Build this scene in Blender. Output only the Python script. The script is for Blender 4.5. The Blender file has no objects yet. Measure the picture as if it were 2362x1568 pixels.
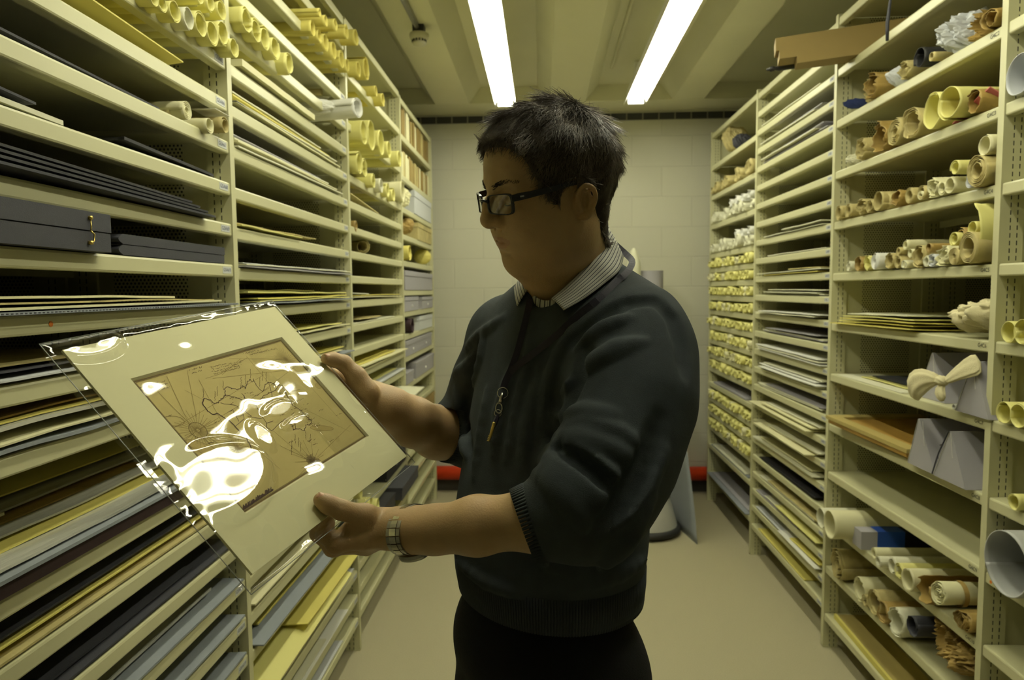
import bpy, bmesh, math, random
import numpy as np
from mathutils import Vector, Matrix
PI = math.pi
SC = bpy.context.scene
COL = SC.collection

# ---------------------------------------------------------------- camera
EYE = Vector((0.0, 0.0, 1.556))
FPX = 1569.1
def _basis():
    pit, yaw, rol = .0725, -.045, .0088
    cy, sy, cp, sp, cr, sr = math.cos(yaw), math.sin(yaw), math.cos(pit), math.sin(pit), math.cos(rol), math.sin(rol)
    def d(a, b):
        a, b = cr*a+sr*b, -sr*a+cr*b
        Y = cp+b*sp; z = -sp+b*cp
        return Vector((cy*a+sy*Y, -sy*a+cy*Y, z))
    f = d(0, 0)
    return d(1, 0)-f, d(0, 1)-f, f
CR, CU, CF = _basis()
cam_d = bpy.data.cameras.new('camera'); cam = bpy.data.objects.new('camera', cam_d); COL.objects.link(cam)
cam_d.sensor_width = 36; cam_d.sensor_fit = 'HORIZONTAL'; cam_d.lens = FPX/2362*36
cam_d.clip_start = .05; cam_d.clip_end = 60
M3 = Matrix((CR.normalized(), CU.normalized(), (-CF).normalized())).transposed()
cam.matrix_world = Matrix.Translation(EYE) @ M3.to_4x4()
cam_d.dof.use_dof = True; cam_d.dof.focus_distance = .95; cam_d.dof.aperture_fstop = 7.5
SC.camera = cam
def at(u, v, x=None, y=None, z=None):
    """point of the place on a known plane, seen from the tripod"""
    r = CF + CR*((u-1181)/FPX) + CU*(-(v-784)/FPX)
    t = x/r.x if x is not None else (y/r.y if y is not None else (z-EYE.z)/r.z)
    return EYE + r*t

# ---------------------------------------------------------------- world, exposure
W = bpy.data.worlds.new('world'); SC.world = W; W.use_nodes = True
W.node_tree.nodes['Background'].inputs[0].default_value = (.8, .8, .6, 1)
W.node_tree.nodes['Background'].inputs[1].default_value = .05
SC.view_settings.view_transform = 'Standard'; SC.view_settings.look = 'None'
SC.view_settings.exposure = 0.08; SC.view_settings.gamma = 1; SC.view_settings.use_curve_mapping = False
SC.cycles.use_denoising = True
SC.cycles.max_bounces = 8; SC.cycles.transparent_max_bounces = 12
SC.cycles.sample_clamp_indirect = 6
TUBE_STRENGTH = 29.0
TUBE_COLOR = (1.0, .98, .74)

# ---------------------------------------------------------------- materials
def nmat(name):
    m = bpy.data.materials.new(name); m.use_nodes = True
    nt = m.node_tree; return m, nt, nt.nodes['Principled BSDF']
def N(nt, t, **kw):
    n = nt.nodes.new(t)
    for k, v in kw.items():
        if isinstance(k, str) and hasattr(n, k): setattr(n, k, v)
    return n
def mat(name, col, rough=.55, metal=0, var=.0, scale=30, bump=0, bscale=60, spec=.5, sub=0, stretch=None, hue=None):
    m, nt, b = nmat(name)
    b.inputs['Base Color'].default_value = (*col, 1); b.inputs['Roughness'].default_value = rough
    b.inputs['Metallic'].default_value = metal; b.inputs['Specular IOR Level'].default_value = spec
    if sub: b.inputs['Subsurface Weight'].default_value = sub; b.inputs['Subsurface Radius'].default_value = (.012, .004, .002); b.inputs['Subsurface Scale'].default_value = 1
    if var or bump:
        tc = N(nt, 'ShaderNodeTexCoord')
        src = tc.outputs['Object']
        if stretch:
            mp = N(nt, 'ShaderNodeMapping'); mp.inputs['Scale'].default_value = stretch
            nt.links.new(src, mp.inputs[0]); src = mp.outputs[0]
    if var:
        nz = N(nt, 'ShaderNodeTexNoise'); nz.inputs['Scale'].default_value = scale; nz.inputs['Detail'].default_value = 5
        nt.links.new(src, nz.inputs['Vector'])
        r = N(nt, 'ShaderNodeValToRGB'); r.color_ramp.elements[0].position = .3; r.color_ramp.elements[1].position = .7
        h = hue or (1, 1, 1)
        r.color_ramp.elements[0].color = (*[max(0, c*(1-var)*k) for c, k in zip(col, h)], 1)
        r.color_ramp.elements[1].color = (*[min(1, c*(1+var)) for c in col], 1)
        nt.links.new(nz.outputs[0], r.inputs[0]); nt.links.new(r.outputs[0], b.inputs['Base Color'])
    if bump:
        nb = N(nt, 'ShaderNodeTexNoise'); nb.inputs['Scale'].default_value = bscale; nb.inputs['Detail'].default_value = 4
        nt.links.new(src, nb.inputs['Vector'])
        bp = N(nt, 'ShaderNodeBump'); bp.inputs['Strength'].default_value = bump; bp.inputs['Distance'].default_value = .01
        nt.links.new(nb.outputs[0], bp.inputs['Height']); nt.links.new(bp.outputs[0], b.inputs['Normal'])
    return m
def emit(name, col, st):
    m, nt, b = nmat(name); b.inputs['Base Color'].default_value = (.9, .9, .9, 1)
    b.inputs['Emission Color'].default_value = (*col, 1); b.inputs['Emission Strength'].default_value = st
    return m
def mathn(nt, op, a, b=None, c=None):
    n = N(nt, 'ShaderNodeMath'); n.operation = op
    for i, v in enumerate((a, b, c)):
        if v is None: continue
        if isinstance(v, (int, float)): n.inputs[i].default_value = v
        else: nt.links.new(v, n.inputs[i])
    return n.outputs[0]
STEEL = (.60, .585, .355)
def mat_slots():
    """cream steel with two rows of punched slots; object x runs into the rack, z up"""
    m, nt, b = nmat('slotted_steel'); b.inputs['Roughness'].default_value = .42
    tc = N(nt, 'ShaderNodeTexCoord'); sx = N(nt, 'ShaderNodeSeparateXYZ'); nt.links.new(tc.outputs['Object'], sx.inputs[0])
    x, z = mathn(nt, 'ABSOLUTE', sx.outputs[0]), sx.outputs[2]
    fz = mathn(nt, 'FRACT', mathn(nt, 'MULTIPLY', z, 50.0))
    inz = mathn(nt, 'LESS_THAN', mathn(nt, 'ABSOLUTE', mathn(nt, 'SUBTRACT', fz, .5)), .30)
    rows = None
    for x0 in (.028, .046):
        r = mathn(nt, 'LESS_THAN', mathn(nt, 'ABSOLUTE', mathn(nt, 'SUBTRACT', x, x0)), .0014)
        rows = r if rows is None else mathn(nt, 'MAXIMUM', rows, r)
    f = mathn(nt, 'MULTIPLY', rows, inz)
    mx = N(nt, 'ShaderNodeMix', data_type='RGBA'); mx.inputs[6].default_value = (*STEEL, 1); mx.inputs[7].default_value = (.03, .028, .02, 1)
    nt.links.new(f, mx.inputs[0]); nt.links.new(mx.outputs[2], b.inputs['Base Color'])
    return m
def mat_mesh():
    """perforated steel sheet: staggered round holes"""
    m, nt, b = nmat('perforated_steel'); b.inputs['Roughness'].default_value = .45
    tc = N(nt, 'ShaderNodeTexCoord'); sx = N(nt, 'ShaderNodeSeparateXYZ'); nt.links.new(tc.outputs['Object'], sx.inputs[0])
    ax = mathn(nt, 'ABSOLUTE', sx.outputs[0]); z = sx.outputs[2]
    P_ = .0105
    fs = None
    for o in (0, .5):
        a = mathn(nt, 'SUBTRACT', mathn(nt, 'FRACT', mathn(nt, 'ADD', mathn(nt, 'MULTIPLY', ax, 1/P_), o)), .5)
        c = mathn(nt, 'SUBTRACT', mathn(nt, 'FRACT', mathn(nt, 'ADD', mathn(nt, 'MULTIPLY', z, .577/P_), o)), .5)
        c = mathn(nt, 'MULTIPLY', c, 1.73)
        d = mathn(nt, 'ADD', mathn(nt, 'MULTIPLY', a, a), mathn(nt, 'MULTIPLY', c, c))
        h = mathn(nt, 'LESS_THAN', d, .075)
        fs = h if fs is None else mathn(nt, 'MAXIMUM', fs, h)
    win = mathn(nt, 'MULTIPLY', mathn(nt, 'GREATER_THAN', ax, .13), mathn(nt, 'LESS_THAN', ax, .33))
    win2 = mathn(nt, 'MULTIPLY', mathn(nt, 'GREATER_THAN', ax, .55), mathn(nt, 'LESS_THAN', ax, .80))
    f = mathn(nt, 'MULTIPLY', fs, mathn(nt, 'MAXIMUM', win, win2))
    mx = N(nt, 'ShaderNodeMix', data_type='RGBA'); mx.inputs[6].default_value = (*STEEL, 1); mx.inputs[7].default_value = (.03, .028, .02, 1)
    nt.links.new(f, mx.inputs[0]); nt.links.new(mx.outputs[2], b.inputs['Base Color'])
    return m
M = dict(
    steel=mat('cream_steel', STEEL, .36), slots=mat_slots(), perf=mat_mesh(),
    wall=mat('painted_block', (.60, .59, .47), .8, var=.03, scale=3), ceil=mat('painted_concrete', (.76, .745, .55), .85, var=.04, scale=2),
    darktile=mat('dark_tile', (.035, .035, .035), .5), grout=mat('grout', (.30, .29, .22), .8),
    floor=mat('speckled_vinyl', (.42, .385, .25), .6, var=.09, scale=260), white=mat('lamp_enamel', (.85, .85, .8), .3),
    tube=emit('lit_tube', TUBE_COLOR, TUBE_STRENGTH), black=mat('black_rubber', (.02, .02, .02), .6),
    red=mat('red_paint', (.55, .045, .012), .4), grey=mat('grey_plastic', (.42, .43, .42), .5),
    label=mat('label_card', (.62, .64, .62), .6), ink=mat('label_ink', (.03, .04, .12), .7), inkb=mat('black_ink', (.02, .02, .02), .7),
    blue=mat('blue_grey_board', (.25, .275, .30), .75), cream=mat('cream_paper', (.74, .71, .44), .7, bump=.15, bscale=14),
    yellow=mat('yellow_paper', (.70, .62, .16), .7, bump=.15, bscale=14), pale=mat('pale_paper', (.72, .71, .53), .7, bump=.1, bscale=14),
    lemon=mat('lemon_paper', (.76, .72, .26), .65, bump=.15, bscale=18),
    brown=mat('brown_paper', (.33, .225, .06), .6, var=.25, scale=9, bump=.5, bscale=30), tan=mat('aged_paper', (.47, .40, .17), .75, var=.2, scale=14, bump=.35, bscale=26),
    white_p=mat('white_paper', (.80, .80, .74), .6), navy=mat('black_buckram', (.013, .013, .017), .62, bump=.1, bscale=400),
    char=mat('charcoal_cloth', (.036, .037, .047), .7, bump=.1, bscale=500), card=mat('brown_card', (.27, .19, .055), .7, var=.1, scale=5),
    board=mat('grey_box_board', (.36, .35, .38), .65), wood=mat('pale_wood', (.45, .36, .12), .55, var=.25, scale=6, stretch=(1, .1, 1)),
    woodd=mat('stained_wood', (.40, .24, .05), .5, var=.3, scale=8, stretch=(1, .1, 1)),
    cloth=mat('calico', (.68, .62, .38), .85, bump=.2, bscale=300), orange=mat('orange_dot', (.75, .22, .02), .6),
    tissue=mat('tissue_paper', (.62, .64, .66), .5), scrap=mat('dark_blue_scrap', (.015, .03, .12), .7), bluep=mat('blue_card', (.02, .09, .50), .5), pink=mat('pink_paper', (.60, .17, .17), .7),
    maroon=mat('maroon_cloth', (.03, .010, .014), .7), brass=mat('brass', (.55, .42, .12), .35, 1),
    film=mat('poly_film', (.45, .45, .38), .18, var=.5, scale=5, stretch=(2, .3, 1), bump=.5, bscale=10),
)
# ---------------------------------------------------------------- mesh helpers
def tag(o, label=None, cat=None, group=None, kind=None):
    if label: o['label'] = label
    if cat: o['category'] = cat
    if group: o['group'] = group
    if kind: o['kind'] = kind
    return o
class MB:
    def __init__(s): s.v = []; s.f = []; s.m = []; s.uv = None
    def add(s, vs, fs, mi=0):
        n = len(s.v); s.v += [tuple(p) for p in vs]; s.f += [tuple(i+n for i in f) for f in fs]; s.m += [mi]*len(fs); return s
    def box(s, a, b, mi=0, mt=None):
        x0, y0, z0 = a; x1, y1, z1 = b
        vs = [Vector(p) for p in ((x0, y0, z0), (x1, y0, z0), (x1, y1, z0), (x0, y1, z0), (x0, y0, z1), (x1, y0, z1), (x1, y1, z1), (x0, y1, z1))]
        if mt is not None: vs = [mt @ p for p in vs]
        return s.add(vs, [(0, 3, 2, 1), (4, 5, 6, 7), (0, 1, 5, 4), (1, 2, 6, 5), (2, 3, 7, 6), (3, 0, 4, 7)], mi)
    def prism(s, prof, axis, a, b, mi=0):
        """closed profile of 2-D points swept along an axis"""
        n = len(prof); vs = []
        for t in (a, b):
            for p, q in prof:
                vs.append({'y': (p, t, q), 'x': (t, p, q), 'z': (p, q, t)}[axis])
        fs = [(i, (i+1) % n, n+(i+1) % n, n+i) for i in range(n)] + [tuple(range(n))[::-1], tuple(range(n, 2*n))]
        return s.add(vs, fs, mi)
    def tube(s, pts, r, k=8, mi=0, cap=True):
        pts = [Vector(p) for p in pts]; n = len(pts); rs = r if isinstance(r, (list, tuple)) else [r]*n
        vs = []; up = Vector((0, 0, 1)); prev = None
        for i, p in enumerate(pts):
            t = (pts[min(i+1, n-1)]-pts[max(i-1, 0)]).normalized()
            if prev is None:
                a = t.cross(up);
                if a.length < .1: a = t.cross(Vector((1, 0, 0)))
            else: a = prev - t*prev.dot(t)
            a.normalize(); prev = a; c = t.cross(a)
            for j in range(k):
                w = 2*PI*j/k; vs.append(p+(a*math.cos(w)+c*math.sin(w))*rs[i])
        fs = [(i*k+j, i*k+(j+1) % k, (i+1)*k+(j+1) % k, (i+1)*k+j) for i in range(n-1) for j in range(k)]
        if cap: fs += [tuple(range(k))[::-1], tuple(range((n-1)*k, n*k))]
        return s.add(vs, fs, mi)
    def lathe(s, prof, k=32, c=(0, 0, 0), mi=0):
        vs = [(c[0]+r*math.cos(2*PI*j/k), c[1]+r*math.sin(2*PI*j/k), c[2]+z) for r, z in prof for j in range(k)]
        n = len(prof)
        fs = [(i*k+j, i*k+(j+1) % k, (i+1)*k+(j+1) % k, (i+1)*k+j) for i in range(n-1) for j in range(k)]
        return s.add(vs, fs, mi)
    def mesh(s, name, mats, smooth=False, fix=True):
        me = bpy.data.meshes.new(name); me.from_pydata(s.v, [], s.f)
        for m in (mats if isinstance(mats, (list, tuple)) else [mats]): me.materials.append(m)
        me.polygons.foreach_set('material_index', s.m)
        if fix:
            bm = bmesh.new(); bm.from_mesh(me); bmesh.ops.recalc_face_normals(bm, faces=bm.faces); bm.to_mesh(me); bm.free()
        if smooth: me.polygons.foreach_set('use_smooth', [True]*len(me.polygons))
        me.update(); return me
    def build(s, name, mats, parent=None, smooth=False, fix=True, loc=None):
        o = bpy.data.objects.new(name, s.mesh(name, mats, smooth, fix)); COL.objects.link(o)
        if parent: o.parent = parent
        if loc: o.location = loc
        return o
def empty(name, loc=(0, 0, 0), rz=0):
    o = bpy.data.objects.new(name, None); COL.objects.link(o); o.location = loc; o.rotation_euler[2] = rz; o.empty_display_size = .05; return o
_txt = {}
def text_geo(s):
    """outline letters as plain mesh data, 1 unit high"""
    if s in _txt: return _txt[s]
    cu = bpy.data.curves.new('t', 'FONT'); cu.body = s; cu.size = 1; cu.resolution_u = 3; cu.align_x = 'CENTER'; cu.align_y = 'CENTER'
    ob = bpy.data.objects.new('t', cu); COL.objects.link(ob)
    bpy.context.view_layer.update()
    me = bpy.data.meshes.new_from_object(ob.evaluated_get(bpy.context.evaluated_depsgraph_get()))
    g = ([v.co.copy() for v in me.vertices], [tuple(p.vertices) for p in me.polygons])
    bpy.data.objects.remove(ob); bpy.data.curves.remove(cu); bpy.data.meshes.remove(me)
    _txt[s] = g; return g
# ================================================================ the setting
RL, RR = -.80, 1.209            # front planes of the two racks
WALL_Y, CEIL = 5.22, 2.885
def struct(o): o['kind'] = 'structure'; return o
mb = MB(); mb.box((-1.8, -2.4, -.1), (2.3, WALL_Y, 0)); struct(mb.build('floor', M['floor']))
# block wall with shallow joints
mb = MB(); mb.box((-1.8, WALL_Y, 0), (2.3, WALL_Y+.15, 3.2))
def mat_block():
    m, nt, b = nmat('painted_blockwork'); b.inputs['Roughness'].default_value = .7
    tc = N(nt, 'ShaderNodeTexCoord'); mp = N(nt, 'ShaderNodeMapping'); mp.inputs['Rotation'].default_value = (PI/2, 0, 0)
    nt.links.new(tc.outputs['Object'], mp.inputs[0])
    br = N(nt, 'ShaderNodeTexBrick'); nt.links.new(mp.outputs[0], br.inputs['Vector'])
    br.inputs['Scale'].default_value = 1; br.inputs['Brick Width'].default_value = .45; br.inputs['Row Height'].default_value = .225
    br.inputs['Mortar Size'].default_value = .006; br.inputs['Mortar Smooth'].default_value = .6
    br.inputs['Color1'].default_value = (.60, .59, .47, 1); br.inputs['Color2'].default_value = (.58, .57, .455, 1); br.inputs['Mortar'].default_value = (.55, .54, .43, 1)
    bp = N(nt, 'ShaderNodeBump'); bp.inputs['Strength'].default_value = .35; bp.inputs['Distance'].default_value = .004; bp.invert = True
    nt.links.new(br.outputs['Fac'], bp.inputs['Height']); nt.links.new(bp.outputs[0], b.inputs['Normal']); nt.links.new(br.outputs['Color'], b.inputs['Base Color'])
    return m
struct(mb.build('wall_back', mat_block()))
for nm, x0, x1 in (('added_wall_left', -1.87, -1.72), ('added_wall_right', 2.13, 2.28)):  # closures added behind the open-backed racks to keep the shelf interiors dark
    mb = MB(); mb.box((x0, -2.4, 0), (x1, WALL_Y, 3.2)); struct(mb.build(nm, M['wall']))
mb = MB(); mb.box((-1.8, -2.55, 0), (2.3, -2.4, 3.2)); struct(mb.build('wall_front', M['wall']))
# ceiling: broad downstand ribs with tapering sides and recesses between them
mb = MB(); top = 3.0
prof = []; ribs = [(-1.61, -1.37), (-.755, -.515), (.065, .31), (.92, 1.14), (1.77, 2.0)]
prof.append((-1.87, top))
for a, b in ribs: prof += [(a-.09, top-.005), (a, CEIL), (b, CEIL), (b+.09, top-.005)]
prof += [(2.3, top), (2.3, 3.15), (-1.87, 3.15)]
mb.prism(prof, 'y', -2.4, 4.93)
mb.box((-1.87, 4.93, CEIL-.001), (2.3, WALL_Y+.02, 3.15))
struct(mb.build('ceiling', M['ceil']))
# strip of dark tiles under the ceiling
mb = MB(); mb.box((-1.7, WALL_Y-.006, 2.815), (2.1, WALL_Y, 2.868), 1)
x = -1.62
while x < 2.0: mb.box((x, WALL_Y-.012, 2.818), (x+.108, WALL_Y-.004, 2.865), 0); x += .119
struct(mb.build('trim_1', [M['darktile'], M['grout']]))
# dark skirting and the red pipe along the back wall
mb = MB(); mb.box((-1.7, WALL_Y-.015, 0), (2.1, WALL_Y, .105)); struct(mb.build('baseboard_back', mat('dark_skirting', (.06, .055, .045), .6)))
mb = MB(); mb.tube([(-1.68, WALL_Y-.07, .155), (2.1, WALL_Y-.07, .155)], .053, 24)
o = mb.build('red_pipe', M['red'], smooth=True); tag(o, 'fat red painted pipe running along the foot of the back wall', 'pipe')
for x in (-.6, .3, 1.1):
    mb = MB(); mb.box((x-.015, WALL_Y-.12, 0), (x+.015, WALL_Y-.02, .105)); mb.build('pipe_bracket', M['black'], o)

# ---------------------------------------------------------------- ceiling lamps
def lamp(xc, y0, y1, label, strip=False):
    t = empty('fluorescent_light', (xc, (y0+y1)/2, CEIL)); h = (y1-y0)/2
    tag(t, label, 'ceiling light', 'fluorescent lights under the ceiling')
    mb = MB(); mb.prism([(-.071, -.105), (-.069, -.105), (-.052, -.072), (.052, -.072), (.069, -.105), (.071, -.105), (.055, -.05), (.045, .0), (-.045, .0), (-.055, -.05)], 'y', -h, h)
    mb.box((-.03, -h+.2, 0), (.03, -h+.24, .1)); mb.box((-.03, h-.24, 0), (.03, h-.2, .1))
    mb.build('lamp_housing', M['white'], t)
    for sx in (-1, 1):
        mb = MB(); mb.tube([(sx*.028, -h+.075, -.098), (sx*.028, h-.075, -.098)], .0145, 16); tb = mb.build('lamp_tube', M['tube'], t, smooth=True)
    for e in (-1, 1):
        mb = MB(); ya, yb = sorted((e*(h-.05), e*(h-.08)))
        mb.box((-.05, ya, -.118), (.05, yb, -.071)); mb.build('lamp_holder', M['white'], t)
    return t
lamp(-.236, 2.85, 4.66, 'twin tube fluorescent light by the back wall, above the left end of his head')
lamp(.618, 2.85, 4.66, 'twin tube fluorescent light by the back wall, nearer the rack with paper rolls')
lamp(-.236, .72, 2.48, 'twin tube fluorescent light straight overhead on the side of the flat map shelves')
lamp(.618, .72, 2.48, 'twin tube fluorescent light straight overhead on the side of the G4C shelves')

# smoke detector on its conduit
t = empty('smoke_detector', (-.612, 3.50, CEIL)); tag(t, 'round off-white smoke detector hanging from a black box below the ceiling', 'smoke detector')
mb = MB(); mb.box((-.028, -.03, -.038), (.028, .03, 0)); mb.build('mounting_box', mat('black_box', (.05, .05, .05), .5), t)
mb = MB(); mb.lathe([(0, -.038), (.048, -.038), (.050, -.046), (.047, -.060), (.036, -.066), (.034, -.068), (.034, -.080), (.036, -.081), (.033, -.090), (.02, -.096), (0, -.097)], 32)
d = mb.build('detector_head', mat('detector_white', (.6, .58, .42), .5), t, smooth=True)
mb = MB()
for k in range(14):
    a = 2*PI*k/14; m4 = Matrix.Rotation(a, 4, 'Z'); mb.box((.0335, -.003, -.079), (.037, .003, -.069), 0, m4)
mb.build('vent_slot', M['black'], d)
mb = MB(); mb.tube([(-.640, 1.2, CEIL-.014), (-.618, 3.48, CEIL-.014)], .0125, 12)
mb.tube([(-.635, 2.95, CEIL-.014), (-.634, 3.02, CEIL-.014)], .018, 12)
tag(mb.build('conduit', mat('grey_conduit', (.30, .30, .27), .4), smooth=True), 'grey conduit pipe running under the ceiling to the smoke detector', 'conduit')
# surface conduit between the lamps
mb = MB(); mb.tube([(.455, 1.2, 2.985), (.455, 4.55, 2.985)], .008, 8); mb.box((.435, 3.30, 2.965), (.475, 3.46, 3.0))
tag(mb.build('cable_duct', M['ceil']), 'thin cable duct in the ceiling recess beside the right strip light', 'conduit')
# ================================================================ the racks
BW = 1.055
YP = dict(L=[4.987-1.0767*k for k in range(6)], R=[4.994-1.0365*k for k in range(6)])   # posts, 0 = at the back wall
LIP = .033
SHELF_D = .43
def side(s): return (RL, -1) if s == 'L' else (RR, 1)
Z = {
 'L1': [round(2.679-.1049*i, 4) for i in range(25) if i != 14],
 'L2': [round(2.675-.1052*i, 4) for i in range(25)],
 'L3': [2.683, 2.475, 2.262, 2.049] + [round(1.939-.1045*i, 4) for i in range(18)],
 'L4': [2.664, 2.461, 2.23, 2.045, 1.889, 1.736, 1.564, 1.438, 1.302, 1.172, 1.005, .86, .72, .58, .44, .30, .16],
 'R1': [2.652, 2.425, 2.216, 2.01, 1.803, 1.701, 1.606, 1.509, 1.406, 1.301, 1.196, 1.093, .995, .885, .777, .674, .570, .430, .217],
 'R2': [round(2.643-.1021*i, 4) for i in range(21)] + [.50, .40, .30, .19],
 'R3': [2.652, 2.446, 2.240, 2.033, 1.827, 1.616, 1.409, 1.196, .984, .777, .569, .365, .153],
 'R4': [2.652, 2.446, 2.240, 2.033, 1.827, 1.616, 1.409, 1.196, .984, .777, .569, .365, .153],
}
SPAN = {'L1': (YP['L'][4], YP['L'][3]), 'L2': (YP['L'][3], YP['L'][2]), 'L3': (YP['L'][2], YP['L'][1]), 'L4': (YP['L'][1], YP['L'][0]),
        'R4': (YP['R'][4], YP['R'][3]), 'R3': (YP['R'][3], YP['R'][2]), 'R2': (YP['R'][2], YP['R'][1]), 'R1': (YP['R'][1], YP['R'][0])}
def shelf_mesh(s, w):
    D = SHELF_D
    pr = [(D, 0), (.005, 0), (.0015, -.0012), (0, -.005), (0, -.029), (.0015, -.032), (.004, -.033), (.024, -.033), (.024, -.031), (.0035, -.030), (.003, -.0035), (D-.004, -.0035), (D-.004, -.03), (D, -.03)]
    mb = MB(); mb.prism([(s*p, q) for p, q in pr], 'y', -w/2, w/2); return mb.mesh('shelf', M['steel'])
def label_mesh(txt, s, h, w, back=True):
    """small label on the lip; it faces the aisle"""
    mb = MB()
    if back: mb.box((-s*.0008, -w/2, -h/2), (0, w/2, h/2), 0)
    vs, fs = text_geo(txt)
    xs = [v.x for v in vs]; tw = max(xs)-min(xs); k = min(w*.86/tw, h*.9)
    # reading direction: along +y on the left rack, -y on the right one
    q = [(-s*.0012, (v.x*k)*(1 if s < 0 else -1), v.y*k) for v in vs]
    mb.add(q, fs, 1); return mb.mesh('label', [M['label'], M['ink'] if back else M['inkb']], fix=False)
BAYLAB = {
 'L1': 'cream steel shelving bay of dark portfolios, lips labelled G5A64 to G5A610',
 'L2': 'cream steel shelving bay just beyond the portfolios, behind the man\'s raised map',
 'L3': 'cream steel shelving bay of folders and yellow rolls, third from the frame edge',
 'L4': 'cream steel shelving bay with grey boxes, touching the back wall',
 'R1': 'cream steel shelving bay packed with small paper rolls beside the back wall',
 'R2': 'cream steel shelving bay of white map folders between small rolls and G4C shelves',
 'R3': 'cream steel shelving bay with wide shelves labelled G4C2 to G4C10',
 'R4': 'cream steel shelving bay cut by the frame edge, holding a big grey tube',
}
SKIP = {('L3', 14), ('L3', 16)}
for key in ('L1', 'L2', 'L3', 'L4', 'R1', 'R2', 'R3', 'R4'):
    X0, s = side(key[0]); y0, y1 = SPAN[key]; zs = Z[key]; w = y1-y0-.028
    bay = empty('shelving_bay', (X0, (y0+y1)/2, 0)); tag(bay, BAYLAB[key], 'shelving', 'cream steel shelving bays along the aisle')
    sm = shelf_mesh(s, w)
    for i, z in enumerate(zs):
        if (key, i) in SKIP: continue
        o = bpy.data.objects.new('shelf', sm); COL.objects.link(o); o.parent = bay; o.location = (s*.003, 0, z)
        txt = None; lh = None
        if key == 'L1' and i >= 3: txt = 'G5A6%d' % i
        if key == 'R3' and 2 <= i <= 11: txt = 'G4C%d' % i
        if key == 'L2' and i > 1: txt = 'G5A5%d' % i
        if key == 'R2' and i > 1: txt = 'G4B%d' % i
        if txt:
            wide = key in ('R3',)
            lm = label_mesh(txt, s, .017, .046, not wide)
            l = bpy.data.objects.new('shelf_label', lm); COL.objects.link(l); l.parent = o
            l.location = (0, (w/2-.034) if s < 0 else (-w/2+.028), -.0155)
    # uprights of this bay's far end (the nearest bay also has its near ones)
    ends = [y1] + ([y0] if key in ('L1', 'R4') else [])
    zt = 2.665
    for ye in ends:
        ly = ye-(y0+y1)/2
        # folded front post: front face 24 mm, deep slotted flanges, and the perforated end panel
        for d0, d1 in ((0, .062), (.37, .43), (.455, .517), (.82, .88)):
            mb = MB()
            pr = [(s*d0, -.012), (s*d1, -.012), (s*d1, -.0105), (s*(d0+.0015), -.0105), (s*(d0+.0015), .0105), (s*d1, .0105), (s*d1, .012), (s*d0, .012)]
            mb.prism([(a-s*d0, b) for a, b in pr], 'z', 0, zt)
            mb.box((-.0 if s > 0 else -.062, -.014, 0), (.062 if s > 0 else 0, .014, .006))
            u = mb.build('upright', M['slots'], bay); u.location = (s*d0, ly, 0)
        mb = MB(); a, b = sorted((s*.064, s*.83)); mb.box((a, -.002, .05), (b, .002, zt-.01)); u = mb.build('end_panel', M['perf'], bay); u.location = (0, ly, 0)
    # shelves of the far half of the double-sided unit, seen only as dim edges
    mb = MB()
    for k in range(7):
        z = .25+.36*k; a, b = sorted((s*.46, s*.86)); mb.box((a, -w/2, z-.003), (b, w/2, z)); a, b = sorted((s*.46, s*.463)); mb.box((a, -w/2, z-.033), (b, w/2, z))
    mb.build('rear_shelf', M['steel'], bay)
# top stiffener plates at the bay corners
# ================================================================ what stands on the shelves
ORD = ['', 'first', 'second', 'third', 'fourth', 'fifth', 'sixth', 'seventh', 'eighth', 'ninth', 'tenth', 'eleventh', 'twelfth', 'thirteenth', 'fourteenth', 'fifteenth',
       'sixteenth', 'seventeenth', 'eighteenth', 'nineteenth', 'twentieth', 'twenty-first', 'twenty-second', 'twenty-third', 'twenty-fourth', 'twenty-fifth']
BAYNAME = {'L1': 'portfolio bay', 'L2': 'bay behind the map', 'L3': 'third left bay', 'L4': 'grey box bay', 'R1': 'small-roll bay', 'R2': 'white folder bay', 'R3': 'G4C bay', 'R4': 'frame-edge bay'}
def shelfname(key, i):
    if key == 'R3' and 2 <= i <= 10: return 'shelf G4C%d' % i
    if key == 'L1' and 4 <= i <= 10: return 'shelf G5A6%d' % i
    return '%s shelf down, %s' % (ORD[i+1], BAYNAME[key])
def snoise(seed):
    r = random.Random(seed); c = [(r.uniform(-1, 1), r.uniform(-1, 1), r.uniform(0, 6.28), r.uniform(.5, 1)) for _ in range(6)]
    return lambda a, b: sum(w*math.sin(3.1*(p*a+q*b)*(1+k*.6)+t)/(1+k*.45) for k, (p, q, t, w) in enumerate(c))/3
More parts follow.
